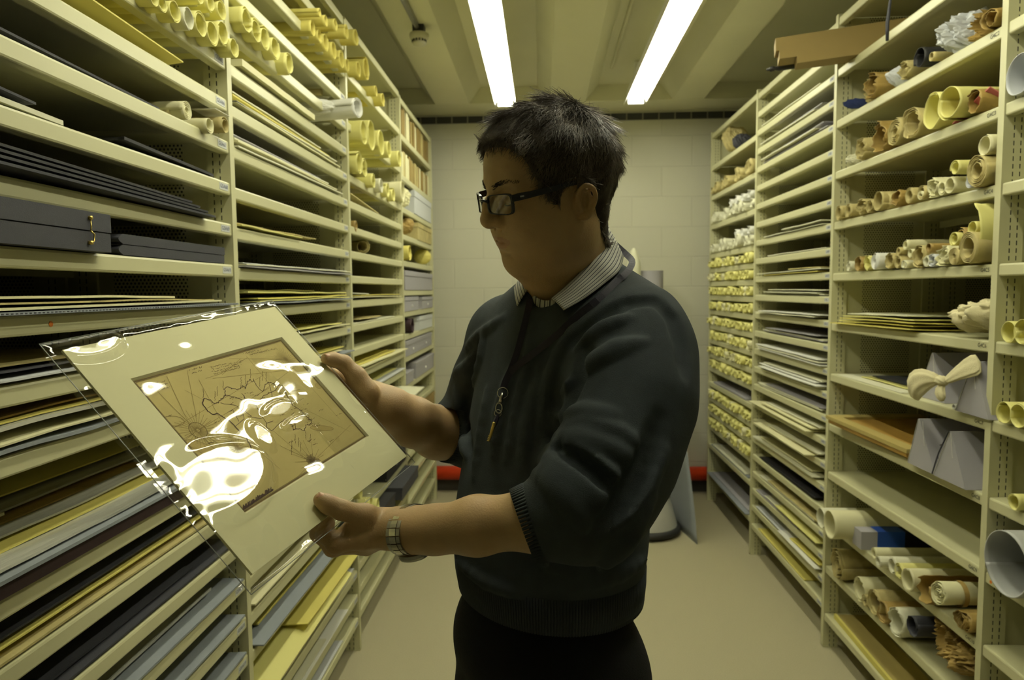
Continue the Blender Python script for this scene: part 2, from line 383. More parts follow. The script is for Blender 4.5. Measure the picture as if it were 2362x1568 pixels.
def roll_mesh(r, ln, turns=1.6, th=.0012, oval=1.0, crump=.0, jag=.0, seed=1, seg=10, per=30, rin=.62, flare=0, solid=False):
    """a rolled sheet lying along +x, its front end at x=0"""
    n = int(per*turns)+1; ns = snoise(seed); ns2 = snoise(seed+77)
    vs = []; mb = MB()
    xs = [ln*(k/seg)**1.6 for k in range(seg+1)]
    for j, x in enumerate(xs):
        for sgn in (1, -1):
            for i in range(n):
                t = i/(n-1); a = 2*PI*turns*t+seed
                rr = r*(1-(1-rin)*t) - (th if sgn < 0 else 0)
                q = crump*(ns(a % 6.28*1.2, x*16)+.5*ns2(a*2.3, x*40+t*3))*r
                rr = rr+q*(1 if crump < .2 else 1)+flare*r*max(0, 1-x/.05)
                jx = jag*r*ns2(a*2, t*3)*(1-j/seg) + (.4*jag*r*t if j == 0 else 0)
                vs.append((x+jx, rr*math.cos(a)*(1/oval), rr*math.sin(a)*oval))
    K = 2*n; fs = []
    for j in range(seg):
        o, p = j*K, (j+1)*K
        for i in range(n-1):
            fs.append((o+i, o+i+1, p+i+1, p+i)); fs.append((o+n+i, p+n+i, p+n+i+1, o+n+i+1))
        fs.append((o, p, p+n, o+n)); fs.append((o+n-1, o+2*n-1, p+2*n-1, p+n-1))
    for o, rev in ((0, 0), (seg*K, 1)):
        for i in range(n-1):
            f = (o+i, o+n+i, o+n+i+1, o+i+1); fs.append(f[::-1] if rev else f)
    mb.add(vs, fs); return mb
def find_bay(sd, y):
    for k, (a, b) in SPAN.items():
        if k[0] == sd and a <= y <= b: return k
    return sd+('4' if (sd == 'R' and y < 2) else '1')
COUNT = {}
def roll(sd, u, v, h, m, label=None, out=.012, ln=.38, turns=1.6, rin=.62, crump=.03, jag=.05, oval=1.0, th=.0014, yaw=0, snap=True, cat='paper roll', wide=1.0, group=None, band=None, clampy=True, **kw):
    X0, s = side(sd); p = at(u, v, x=X0-s*out); yy = p.y; r = h/2*(yy+.04)/FPX
    key = find_bay(sd, yy); z = p.z
    if clampy: yy = min(max(yy, SPAN[key][0]+.016+r), SPAN[key][1]-.016-r)
    if snap:
        below = [q for q in Z[key] if q <= p.z-r*.4]; zb = max(below)
        up_ = [q for q in Z[key] if q > zb+.02]; room = (min(up_)-LIP-zb) if up_ else .3
        if clampy and r*max(oval, 1) > room*.48: r = room*.48/max(oval, 1)
        if abs(p.z-r-zb) < .05: z = zb+r
    i = min(range(len(Z[key])), key=lambda q: abs(Z[key][q]-(z-r)) if Z[key][q] < z else 9)
    COUNT[(key, i)] = COUNT.get((key, i), 0)+1
    seed = int(u*7+v)
    zz = z + r*(oval-1)
    mb = roll_mesh(r/ (wide if wide < 1 else 1), ln, turns, th, oval, crump, jag, seed, rin=rin, **kw)
    o = mb.build('paper_roll' if cat == 'paper roll' else cat.replace(' ', '_'), M[m] if isinstance(m, str) else m, smooth=True)
    o.location = (X0-s*out, yy, zz+.001); o.rotation_euler = (0, 0, (0 if s > 0 else PI)+yaw)
    tag(o, label, cat, group)
    if band:
        b = MB(); b.tube([(band[0], 0, 0), (band[0]+band[1], 0, 0)], r*1.02, 28, cap=False); b.tube([(band[0]+band[1], 0, 0), (band[0], 0, 0)], r*1.005, 28, cap=False)
        b.build('paper_band', M[band[2]], o, smooth=True)
    return o
def sheet_mesh(w, d, th, s, out, curl=0, curlr=0, wav=0, seed=1, nx=8, ny=16, droop=0, skew=0):
    """a folder lying in the rack: y = along the shelf, x = depth; front edge 'out' beyond the lip"""
    ns = snoise(seed); top = []; mb = MB()
    for q in (1, 0):
        for a in range(nx+1):
            for b in range(ny+1):
                ta, tb = a/nx, b/ny; x = -out+d*ta; y = -w/2+w*tb
                z = th*q+wav*(ns(ta*2, tb*3)+.6)*(.3+.7*(1-ta))+curl*(1-tb)*(1-ta)**2+curlr*tb*(1-ta)**2-droop*max(0, 1-ta*d/max(out, .01))*1.0
                top.append((s*(x+skew*tb), y, max(z, -.03 if x < 0 else th*q)))
    K = (nx+1)*(ny+1); fs = []
    g = lambda q, a, b: q*K+a*(ny+1)+b
    for a in range(nx):
        for b in range(ny):
            fs.append((g(0, a, b), g(0, a, b+1), g(0, a+1, b+1), g(0, a+1, b))); fs.append((g(1, a, b), g(1, a+1, b), g(1, a+1, b+1), g(1, a, b+1)))
    for a in range(nx): fs += [(g(0, a, 0), g(0, a+1, 0), g(1, a+1, 0), g(1, a, 0)), (g(0, a, ny), g(1, a, ny), g(1, a+1, ny), g(0, a+1, ny))]
    for b in range(ny): fs += [(g(0, 0, b), g(1, 0, b), g(1, 0, b+1), g(0, 0, b+1)), (g(0, nx, b), g(0, nx, b+1), g(1, nx, b+1), g(1, nx, b))]
    return mb.add(top, fs)
def sheet(key, i, ta, tb, m, label, zo=0, th=.003, out=.0, d=.40, name='map_folder', cat='folder', group=None, rz=0, **kw):
    """ta..tb: place along the bay, 0 at its near post, 1 at the far one"""
    X0, s = side(key[0]); y0, y1 = SPAN[key]; w0 = y0+.03+(y1-y0-.06)*ta; w1 = y0+.03+(y1-y0-.06)*tb
    o = sheet_mesh(w1-w0, d, th, s, out, seed=len(bpy.data.objects), **kw).build(name, M[m] if isinstance(m, str) else m, smooth=False)
    o.location = (X0+s*.006, (w0+w1)/2, Z[key][i]+.0006+zo); o.rotation_euler[2] = rz
    tag(o, label, cat, group); return o
def crumpled(sd, u, v, w, h, m, label, out=.01, d=.16, name='paper_bundle', cat='bundle', rough=.34, seed=3, hollow=False, lo=None):
    """crushed paper or cloth bundle, resting on the shelf below it"""
    X0, s = side(sd); p = at(u, v, x=X0-s*out); sc = (p.y+.03)/FPX; rw, rh = w/2*sc*1.0, h/2*sc
    key = find_bay(sd, p.y); zb = max(q for q in Z[key] if q <= p.z-rh*.3)
    p.y = min(max(p.y, SPAN[key][0]+.014+rw*1.05), SPAN[key][1]-.014-rw*1.05)
    bm = bmesh.new(); bmesh.ops.create_icosphere(bm, subdivisions=5, radius=1)
    q3_ = 0 if m == 'cloth' else 1
    r1, r2, r3 = snoise(seed), snoise(seed+5), snoise(seed+9)
    for vx in bm.verts:
        c = vx.co.copy(); k = 1+rough*(abs(r1(c.x*2+c.z, c.y*2))*1.1-.25)+rough*(.5 if q3_ else .3)*abs(r2(c.x*5+c.z*4, c.y*6-c.z*3)*(1 if q3_ else .8))+rough*.22*q3_*abs(r3(c.x*11, c.y*11+c.z*9))
        vx.co = Vector((c.x*k*d, c.y*k*rw, c.z*k*rh))
        if hollow:
            q = math.hypot(c.y, c.z)
            if c.x*s < -.55: vx.co.x += s*d*1.1*max(0, (1-q/.7))**.6*.9
    zmin = min(v_.co.z for v_ in bm.verts)
    for v_ in bm.verts: v_.co.z = max(v_.co.z, -rh*.98)
    for f in bm.faces: f.smooth = rough < .25 or m == 'cloth'
    me = bpy.data.meshes.new(name); bm.to_mesh(me); bm.free(); me.materials.append(M[m] if isinstance(m, str) else m)
    o = bpy.data.objects.new(name, me); COL.objects.link(o)
    o.location = (X0-s*out+s*d, p.y, max(p.z, zb+rh*.98) if lo is None else p.z); tag(o, label, cat); return o

# ---- bay G4C, from the top shelf down (u, v, height in the picture give place and size)
def R3(*a, **k): return roll('R', *a, **k)
crumpled('R', 1976, 219, 30, 66, 'tan', 'crumpled tan bundle with dark creases beside the far post on shelf G4C2', seed=4, hollow=True)
o = crumpled('R', 1948, 240, 16, 20, 'scrap', 'little dark blue scrap of card in the far corner of shelf G4C2', seed=8, d=.05, name='card_scrap', cat='card')
R3(2006, 199, 60, 'brown', 'crushed brown roll left of the white tissue on shelf G4C2', crump=.16, jag=.5, turns=2.4)
R3(2034, 176, 44, 'brown', 'darker brown roll sunk behind the white tissue on shelf G4C2', out=-.03, crump=.12, jag=.3)
crumpled('R', 2049, 184, 30, 54, 'tissue', 'flat white tissue parcel among brown rolls on shelf G4C2', seed=12, rough=.18, d=.1, name='tissue_parcel', cat='parcel')
R3(2083, 162, 44, 'tan', 'ragged tan roll right of the flat tissue parcel on shelf G4C2', crump=.18, jag=.6, turns=2.2)
R3(2121, 138, 50, 'black', 'shiny black roll in the middle of shelf G4C2', crump=.05, turns=1.2)
R3(2148, 134, 22, 'tan', 'thin tan roll beneath the big white tissue on shelf G4C2', out=.02)
crumpled('R', 2168, 82, 56, 84, 'tissue', 'big crumpled ball of white tissue paper on shelf G4C2', seed=21, d=.12, rough=.42, out=.03, name='tissue_parcel', cat='parcel')
crumpled('R', 2224, 62, 54, 60, 'brown', 'crushed brown paper bag mouth beside the white tissue ball, shelf G4C2', seed=31, d=.16, rough=.5, out=.02, hollow=True)
R3(2288, 36, 46, 'brown', 'brown wrapped roll at the near end of shelf G4C2', crump=.14, jag=.5, yaw=.2)
# G4C3
crumpled('R', 1955, 376, 30, 26, 'pale', 'small pale scrap at the far end of shelf G4C3', seed=41, d=.06, rough=.3, name='paper_scrap', cat='paper')
R3(1984, 347, 50, 'tan', 'tan roll next to the pale scrap on shelf G4C3', turns=3, crump=.08, jag=.3)
R3(2025, 321, 68, 'brown', 'wide open brown roll, second from far on shelf G4C3', crump=.16, jag=.4, turns=1.5, rin=.75)
R3(2062, 302, 62, 'tan', 'densely wound tan roll on shelf G4C3', turns=5, rin=.3, crump=.06, jag=.2, per=20)
R3(2101, 290, 68, 'tan', 'ragged hollow tan roll touching the cream rolls on shelf G4C3', turns=3.2, rin=.72, crump=.08, jag=.3)
R3(2149, 264, 76, 'lemon', 'open cream roll, left of the pair on shelf G4C3', turns=1.15, rin=.9, crump=.04, out=.02, oval=1.05)
R3(2188, 246, 73, 'lemon', 'open cream roll, right of the pair on shelf G4C3', turns=1.3, rin=.8, crump=.04, out=.04, yaw=.12)
R3(2244, 233, 52, 'brown', 'stiff glossy brown roll beside the pink paper on shelf G4C3', turns=1.2, rin=.8, crump=.1, jag=.3)
sheet('R3', 3, .03, .20, 'pink', 'pink paper sheet leaning at the near end of shelf G4C3', curl=.06, curlr=.0, d=.15, name='paper_sheet', cat='paper', wav=.006)
# G4C4
R3(1934, 490, 34, 'tan', 'tan roll beside the far post on shelf G4C4', turns=2)
R3(1956, 488, 32, 'tan', 'tan roll, second from the far post on shelf G4C4', turns=2.5)
R3(1985, 478, 38, 'tan', 'badly crumpled tan roll on shelf G4C4', crump=.25, jag=.8, turns=2.5)
R3(2004, 478, 30, 'tan', 'small tan roll between crumpled roll and dark-mouthed tube on shelf G4C4', crump=.1, jag=.3)
R3(2025, 462, 44, 'tan', 'dark-mouthed stiff tan tube on shelf G4C4', turns=1.3, rin=.85)
R3(2044, 461, 40, 'tan', 'tan roll tucked behind the dark-mouthed tube on shelf G4C4', out=-.01, turns=1.5)
R3(2065, 458, 40, 'brown', 'split brown roll with a torn mouth on shelf G4C4', crump=.1, jag=.6, turns=1.5)
R3(2097, 454, 36, 'tan', 'tan roll with curled inner sheets on shelf G4C4', turns=3)
R3(2123, 432, 22, 'cream', 'thin cream roll laid on top of another on shelf G4C4', turns=1.5)
R3(2125, 449, 34, 'tan', 'tan roll below the thin cream roll on shelf G4C4', turns=2)
R3(2150, 434, 46, 'cream', 'torn cream roll with a shredded end on shelf G4C4', crump=.16, jag=.8, turns=2.6)
R3(2172, 438, 32, 'cream', 'narrow cream roll beside the shredded one on shelf G4C4', turns=1.5)
R3(2190, 430, 37, 'cream', 'smooth cream tube under the lemon roll on shelf G4C4', turns=1.2, rin=.85)
R3(2202, 388, 36, 'lemon', 'lemon roll lying on top of the smooth cream tube, shelf G4C4', turns=1.3, out=.02, snap=False)
R3(2236, 421, 32, 'tissue', 'grey-blue lined roll between cream tube and big tan roll, shelf G4C4', turns=2)
R3(2249, 426, 18, 'brown', 'tiny brown roll at the foot of the big tan roll, shelf G4C4')
R3(2268, 394, 72, 'tan', 'big thick tan roll of many sheets on shelf G4C4', turns=5, rin=.45, crump=.04, jag=.1, per=22, out=.02)
R3(2283, 332, 46, 'cream', 'cream roll perched on the big tan roll, shelf G4C4', turns=1.5, rin=.8, snap=False)
R3(2296, 405, 46, 'brown', 'brown roll squeezed against the near post on shelf G4C4', out=-.02)
# G4C5
for a in [(1957, 614, 24, 'pale', 'small pale roll beside the far post on shelf G4C5'), (1980, 607, 36, 'brown', 'tan curled roll, second from far on shelf G4C5'),
          (2000, 607, 35, 'lemon', 'lemon roll left of the white roll on shelf G4C5'), (2050, 600, 40, 'tan', 'open tan roll right of the white roll on shelf G4C5'),
          (2069, 604, 30, 'tan', 'lower of the two little tan rolls near the middle of shelf G4C5'), (2084, 588, 20, 'pale', 'tiny frayed pale roll resting between others on shelf G4C5'),
          (2088, 606, 16, 'cream', 'very thin cream roll on the bottom layer of shelf G4C5'), (2118, 591, 52, 'tan', 'tall tan roll with a torn peak on shelf G4C5'),
          (2136, 602, 28, 'pale', 'narrow pale roll right of the torn peak roll, shelf G4C5'), (2149, 600, 30, 'tissue', 'narrow grey roll left of the crumpled cream roll, shelf G4C5')]:
    R3(*a, turns=2.2, crump=.08, jag=.25)
R3(2017, 604, 38, 'white_p', 'white roll with a black band on shelf G4C5', turns=4, rin=.3, per=20, crump=.03, out=.03, band=(.07, .012, 'black'))
R3(2072, 580, 20, 'tan', 'little tan roll lying above two others on shelf G4C5', snap=False)
R3(2099, 584, 22, 'cream', 'cream roll lying across the second layer on shelf G4C5', snap=False)
R3(2088, 566, 24, 'cream', 'cream roll topmost of the pile in the middle of shelf G4C5', snap=False, out=.0)
R3(2142, 572, 24, 'brown', 'golden brown roll topmost beside the torn peak roll, shelf G4C5', snap=False)
R3(2172, 590, 46, 'cream', 'crumpled cream roll with a broken rim on shelf G4C5', crump=.18, jag=.6, turns=2)
R3(2200, 591, 40, 'tan', 'tightly wound tan roll beside the thick one on shelf G4C5', turns=5, rin=.3, per=20, crump=.06)
R3(2200, 552, 34, 'lemon', 'lemon roll on top of the tightly wound tan roll, shelf G4C5', turns=1.3, snap=False)
R3(2216, 543, 34, 'brown', 'brown roll resting above the thick tan roll, shelf G4C5', turns=1.3, snap=False, out=0)
R3(2232, 574, 68, 'tan', 'thick tan roll of many layers on shelf G4C5', turns=4, rin=.6, per=22, crump=.04, out=.03, oval=1.06)
R3(2243, 527, 36, 'lemon', 'short lemon curl above the thick tan roll, shelf G4C5', turns=1.1, snap=False, ln=.2)
R3(2278, 543, 112, 'lemon', 'tall bent lemon sheet standing at the near end of shelf G4C5', turns=.62, rin=.95, oval=1.25, crump=.12, out=.02, ln=.25, cat='paper sheet')
# G4C6: yellow folders and the calico bundle
for k, (a, b, m, out, tx) in enumerate([(.34, .97, 'yellow', .03, 'bottom'), (.36, .93, 'lemon', .01, 'second from bottom'), (.33, .90, 'yellow', .02, 'middle'), (.35, .88, 'lemon', .015, 'second from top'), (.40, .85, 'pale', .01, 'pale topmost')]):
    sheet('R3', 6, a, b, m, 'yellow map folder, %s of the stack on shelf G4C6' % tx if m != 'pale' else 'pale folder on top of the yellow stack, shelf G4C6', zo=.0105*k, th=.0032, out=out, wav=.003, curl=.006)
crumpled('R', 2200, 732, 92, 70, 'cloth', 'knotted cream calico bundle spilling over the lip of shelf G4C6', seed=52, d=.10, rough=.5, out=.03, name='cloth_bundle', cat='cloth bundle')
crumpled('R', 2262, 724, 70, 80, 'cloth', 'bunched cream calico roll end next to the near post on shelf G4C6', seed=57, d=.14, rough=.5, out=.02, name='cloth_bundle', cat='cloth bundle')
# G4C7
sheet('R3', 7, .44, .97, 'pale', 'pale sheet lying flat along the lip of shelf G4C7', th=.002, out=.0)
sheet('R3', 7, .40, .85, 'lemon', 'thin lemon folder behind the calico bow on shelf G4C7', zo=.004, th=.003, out=-.05, wav=.003)
sheet('R3', 7, .42, .80, 'char', 'thin dark folder above the lemon one on shelf G4C7', zo=.012, th=.003, out=-.07, wav=.003)
def tent_box(key, i, tc, w, h, ln, m, label, out=.0, cut=.0, tie=False):
    X0, s = side(key[0]); y0, y1 = SPAN[key]; yc = y0+(y1-y0)*tc
    e = empty('triangular_box', (X0-s*out, yc, Z[key][i]+.001)); tag(e, label, 'archive box', None)
    mb = MB(); pr = [(-w/2, 0), (w/2, 0), (cut+w*.02, h), (cut-w*.02, h)]
    mb.prism(pr, 'x', 0, s*ln); mb.build('box_body', M[m], e)
    mb = MB(); mb.tube([(-s*.001, cut+w*.02, h-.002), (-s*.001, w/2-.004, .004)], .0009, 4); mb.tube([(-s*.001, -w*.1, h*.5), (-s*.001, -w*.02, h*.98)], .0007, 4); mb.build('fold_line', M['white_p'], e)
    if tie:
        mb = MB(); mb.tube([(-s*.003, cut+w*.02, h), (-s*.004, w*.3, h*.5), (-s*.003, w/2, .003)], .0022, 6)
        for q in (.3, .6): mb.tube([(-s*.006, w*.1+w*.36*q-.005, h*(1-q)), (-s*.006, w*.1+w*.36*q+.005, h*(1-q)-.004)], .0016, 6)
        mb.build('tie_cord', M['char'], e)
    return e
tent_box('R3', 7, .315, .15, .150, .36, 'board', 'grey three-sided box behind the tied calico bow on shelf G4C7', out=-.03)
tent_box('R3', 7, .055, .15, .150, .36, 'board', 'grey three-sided box touching the near post on shelf G4C7', out=.01)
tent_box('R3', 8, .27, .16, .155, .36, 'board', 'grey three-sided box farther from the near post on shelf G4C8', out=.02, cut=.02)
tent_box('R3', 8, .125, .16, .150, .36, 'board', 'grey three-sided box with a dark tie on shelf G4C8', out=.022, cut=.0, tie=True)
R3(2200, 932, 15, 'white_p', 'thin white tube lying below the calico bow on shelf G4C7', ln=.3)
# calico bow hanging over the lip (swept, folded cloth)
def calico_bow():
    K = Vector((RR-.055, 2.005, 1.283)); e = empty('calico_bow', tuple(K)); tag(e, 'cream calico tie with a big knot hanging over the lip of shelf G4C7', 'cloth tie')
    def fold(pts, ws, nm, seed):
        mb = MB(); ns = snoise(seed); n = len(pts); k = 18; vs = []
        for i, p in enumerate(pts):
            p = Vector(p); w, t = ws[i]
            d = (Vector(pts[min(i+1, n-1)])-Vector(pts[max(i-1, 0)])).normalized(); a = Vector((1, 0, 0)).cross(d).normalized()
            for j in range(k):
                q = 2*PI*j/k; f = 1+.26*math.sin(q*7+i*.8+seed)+.1*ns(q, i)
                vs.append(p+a*math.cos(q)*w*f+Vector((1, 0, 0))*math.sin(q)*t*f)
        fs = [(i*k+j, i*k+(j+1) % k, (i+1)*k+(j+1) % k, (i+1)*k+j) for i in range(n-1) for j in range(k)]+[tuple(range(k)), tuple(range((n-1)*k, n*k))]
        mb.add(vs, fs); o = mb.build(nm, M['cloth'], e, smooth=True); m = o.modifiers.new('s', 'SUBSURF'); m.levels = m.render_levels = 1; return o
    fold([(0, .012, 0), (-.012, .042, .004), (-.020, .082, -.008), (-.022, .112, -.036), (-.014, .118, -.072)], [(.010, .010), (.026, .018), (.044, .02), (.046, .018), (.018, .008)], 'bow_loop', 2)
    fold([(0, -.012, 0), (.012, -.035, .022), (.03, -.06, .048), (.05, -.09, .066)], [(.009, .009), (.018, .008), (.030, .007), (.036, .006)], 'bow_loop', 5)
    fold([(.0, .0, -.006), (-.008, .004, -.03), (-.006, -.02, -.055)], [(.012, .01), (.022, .012), (.016, .006)], 'bow_tail', 7)
    fold([(0, .02, .006), (-.006, .0, .004), (0, -.02, -.004)], [(.011, .014), (.017, .018), (.010, .013)], 'bow_knot', 9)
calico_bow()
# G4C8: framed wooden panel on top of flat portfolios
sheet('R3', 8, .36, .86, 'navy', 'dark portfolio under the wooden panel on shelf G4C8', th=.012, out=-.02)
e = empty('wooden_tray', (RR-.02, 2.44, .984+.014)); tag(e, 'stained wooden tray lying flat on shelf G4C8', 'tray')
mb = MB(); mb.box((0, -.17, 0), (.38, .37, .02)); mb.build('panel_board', M['woodd'], e)
mb = MB(); mb.box((-.006, -.18, .016), (.04, .38, .03)); mb.box((.04, .33, .016), (.38, .38, .03)); mb.build('frame_batten', M['wood'], e)
e.rotation_euler = (.02, 0, .06)
# G4C10
R3(1893, 1174, 46, 'pale', 'pale tube poking past the far post at shelf G4C10', turns=1.05, rin=.97, th=.002, out=.07, crump=0, clampy=False)
R3(1914, 1190, 66, 'cream', 'wide cream cardboard tube beside the far post on shelf G4C10', turns=1.05, rin=.95, th=.004, out=.085, crump=0, jag=0, clampy=False)
R3(1955, 1222, 52, 'tan', 'tan roll between the cream tube and the blue-tipped box, shelf G4C10', turns=3.5, crump=.1, jag=.3, rin=.4)
e = empty('long_carton', (RR-.014, 2.592, .569)); tag(e, 'long grey carton with a blue sleeve on shelf G4C10', 'carton')
mb = MB(); mb.box((0, -.036, .001), (.30, .036, .07)); mb.build('carton_body', M['board'], e)
mb = MB(); mb.box((.06, -.037, .0005), (.16, .037, .0712)); mb.build('blue_sleeve', M['bluep'], e)
mb = MB(); mb.box((.16, -.0365, .0006), (.30, .0365, .0708)); mb.build('dark_sleeve', M['navy'], e)
R3(2016, 1257, 28, 'cream', 'upper of the two slim cream rolls right of the carton, shelf G4C10', turns=2.5)
R3(2026, 1271, 27, 'pale', 'lower slim cream roll with a white lining, shelf G4C10', turns=2.5, out=.03)
R3(2058, 1284, 40, 'pale', 'pale roll with reddish inside on shelf G4C10', turns=2)
R3(2074, 1302, 40, 'lemon', 'lemon roll squeezed between two paler rolls, shelf G4C10', turns=2, rin=.6)
R3(2093, 1310, 54, 'cream', 'round hollow cream roll left of the curled brown sheet, shelf G4C10', turns=2, rin=.8, out=.03)
R3(2128, 1336, 66, 'brown', 'loosely curled orange-brown sheet on shelf G4C10', turns=.8, rin=.9, crump=.1, jag=.5, out=.03)
R3(2164, 1369, 56, 'cream', 'bandaged cream roll end with dark ring, shelf G4C10', turns=6, rin=.15, per=18, crump=.08, jag=.35, out=.05, band=(.055, .014, 'brown'))
R3(2213, 1432, 46, 'brown', 'brown roll, farther of the pair at the near end of shelf G4C10', turns=3, crump=.12, jag=.3)
R3(2242, 1452, 50, 'brown', 'brown roll, nearer of the pair at the near end of shelf G4C10', turns=2, crump=.12, jag=.3)
# below G4C10
R3(1930, 1290, 74, 'tan', 'fat yellowed roll with a ragged core beside the far post, below G4C10', turns=5, rin=.2, per=20, crump=.12, jag=.3)
for a in [(1981, 1355, 56, 'cream', 'cream roll next to the fat yellowed roll, shelf below G4C10'), (1994, 1368, 28, 'tan', 'small tan roll in front of a cream one, shelf below G4C10'),
          (2016, 1368, 60, 'tan', 'upright oval tan roll, shelf below G4C10'), (2036, 1394, 52, 'brown', 'brown-rimmed roll left of the grey-green one, shelf below G4C10'),
          (2066, 1411, 70, 'pale', 'big grey-green hollow roll, shelf below G4C10')]: R3(*a, turns=2.5, rin=.75, crump=.06, jag=.25)
R3(2103, 1442, 54, 'char', 'dark plastic roll between hollow roll and brown paper, below G4C10', turns=1.1, crump=.1)
crumpled('R', 2143, 1468, 78, 82, 'brown', 'crushed brown paper parcel with dark hollow, shelf below G4C10', seed=61, d=.12, rough=.5, hollow=True, out=.02)
crumpled('R', 2196, 1524, 110, 60, 'brown', 'long crinkled brown paper wrapping near the frame edge, below G4C10', seed=66, d=.12, rough=.45)
# bottom shelf
e = empty('wooden_plank', (RR+.012, 2.42, .153)); tag(e, 'pale wooden plank on the bottom shelf of the G4C bay', 'plank'); e.rotation_euler[2] = -.03
mb = MB(); mb.box((0, -.38, .001), (.14, .44, .018)); mb.build('plank_board', M['wood'], e); mb = MB(); mb.box((-.002, -.38, .001), (.008, .44, .022)); mb.build('edge_strip', M['yellow'], e)
mb = MB(); mb.tube([(.05, -.25, .018), (.05, -.25, .0185)], .008, 12); mb.build('knot', M['woodd'], e)
sheet('R3', 12, .02, .35, 'pale', 'pale papers at the near end of the bottom shelf, G4C bay', th=.006, wav=.006, zo=.02)
# frame-edge bay
R3(2350, 172, 88, 'tissue', 'white wrapped roll at the top of the frame-edge bay', turns=1.1, rin=.95, crump=.06)
for a in [(2326, 761, 50, 'lemon', 'pointed lemon roll, upper pair of the frame-edge bay, beside the post'), (2358, 757, 58, 'lemon', 'cream roll of the upper pair, cut by the frame edge'),
          (2315, 947, 52, 'lemon', 'lemon roll of the middle pair in the frame-edge bay, beside the post'), (2348, 951, 58, 'lemon', 'lemon roll of the middle pair, cut by the frame edge'),
          (2338, 1139, 38, 'lemon', 'single small lemon roll in the frame-edge bay')]: R3(*a, turns=1.3, rin=.85, crump=.04)
R3(2320, 1277, 147, 'grey', 'very wide blue-grey tube sticking out of the frame-edge bay', turns=1.03, rin=.985, th=.003, out=.05, crump=0, jag=0, ln=.45, per=60, oval=1.0, cat='tube')
# long brown card parcel and black stick lying on top at the G4B / G4C post
e = empty('card_parcel', (0, 0, 0)); tag(e, 'long folded brown card parcel sticking out above the white folder bay', 'parcel')
A = at(1788, 128, z=2.488); B = at(1990, 98, z=2.503); d = (B-A); d2 = Vector((d.x, d.y, 0)).normalized(); nrm = Vector((-d2.y, d2.x, 0))
def slab(o0, w, h, L0, L1, mb, tz=0):
    ax = d.normalized(); up = ax.cross(nrm).normalized(); up = up if up.z > 0 else -up
    q = Matrix((ax, nrm, up)).transposed().to_4x4(); q.translation = A+up*tz+nrm*o0
    mb.box((L0, -w/2, -h/2), (L1, w/2, h/2), 0, q); return q
mb = MB(); slab(0, .09, .05, 0, .55, mb, .028); mb.build('card_sleeve', M['card'], e)
mb = MB(); slab(.0, .095, .036, .012, .55, mb, -.012); mb.build('card_flap', M['card'], e)
mb = MB(); slab(-.005, .09, .028, .075, .55, mb, -.043); mb.build('card_tray', M['card'], e)
mb = MB(); ax = d.normalized(); P0 = at(1768, 161, z=2.455); mb.tube([P0, P0+ax*.012, P0+ax*.014, P0+ax*.03, P0+ax*.032, P0+ax*.05, P0+ax*.14], [.004, .006, .010, .010, .006, .012, .012], 12)
tag(mb.build('black_rod', M['black'], smooth=True), 'black rod with a stepped end poking out below the brown card parcel', 'rod')
mb = MB(); mb.tube([(1.135, 2.30, 2.66), (1.12, 2.30, 2.5), (1.11, 2.30, 2.40), (1.11, 2.298, 2.345)], [.004, .004, .006, .005], 8)
tag(mb.build('hanging_cord', M['char'], smooth=True), 'dark cord hanging down in front of the top G4C shelf', 'cord')

# ---- small-roll bay
rng = random.Random(5)
_pool = {}
def small_roll(key, i, t, r, m, label, group, out=.012, up=0, k=0):
    X0, s = side(key[0]); y0, y1 = SPAN[key]
    kk = (m, k % 5)
    if kk not in _pool: _pool[kk] = roll_mesh(.03, .20, 1.9+.3*(k % 3), .0022, 1+.06*((k % 5)-2), .14, .55, k*3+1, seg=4, per=12, rin=.5).mesh('paper_roll', M[m], smooth=True)
    o = bpy.data.objects.new('paper_roll', _pool[kk]); COL.objects.link(o); q = r/.03; o.scale = (1, q, q)
    o.location = (X0-s*out, y0+.02+r+(y1-y0-.04-2*r)*t, Z[key][i]+r*1.05+.001+up); o.rotation_euler = (rng.choice((0, 0, PI))*0, 0, (0 if s > 0 else PI)+rng.uniform(-.1, .1))
    tag(o, label, 'paper roll', group); return o
rows = {2: (9, .036, 'tan'), 3: (9, .034, 'pale'), 4: (9, .036, 'pale')}
for i in (5, 6, 7, 8, 9, 10, 11, 12, 14, 15, 16): rows[i] = (16, .029, 'lemon')
for i, (n, r, m) in rows.items():
    for k in range(n):
        rr = r*rng.uniform(.85, 1.1) if i > 4 else r*rng.uniform(.7, 1.25)
        lab = '%s crinkled roll, %s from near post, %s shelf down, small-roll bay' % ({'lemon': 'pale yellow', 'tan': 'tan', 'pale': 'cream'}[m], ORD[n-k], ORD[i+1])
        small_roll('R1', i, (k+rng.uniform(-.15, .15)*(0 < k < n-1))/(n-1), min(rr, .031) if i > 4 else rr, m if rng.random() > .12 or i < 5 else 'cream' if i > 4 else m, lab.replace('cream crinkled', 'cream crinkled'), 'rolls on the %s shelf down of the small-roll bay' % ORD[i+1], out=rng.uniform(.0, .025), k=rng.randrange(5))
for i, n in ((3, 4), (4, 3)):
    for k in range(n): small_roll('R1', i, .04+.14*k, .028, 'white_p', 'white roll atop the row, %s from near post, %s shelf down, small-roll bay' % (ORD[k+1], ORD[i+1]), 'white rolls on top of the rows, small-roll bay', up=.06, k=k)
crumpled('R', 1668, 322, 26, 52, 'tan', 'tan crumpled bundle at the wall end of the top row, small-roll bay', seed=81, d=.08)
crumpled('R', 1690, 330, 18, 34, 'char', 'small black bundle beside the tan one on the second shelf, small-roll bay', seed=83, d=.06)
for k, (a, b, m) in enumerate([(.05, .95, 'blue'), (.1, .9, 'pale')]): sheet('R1', 17, a, b, m, ('blue-grey board' if m == 'blue' else 'pale folder on the blue-grey board')+' on the last shelf but one, small-roll bay', zo=.008*k, th=.006, out=.0)
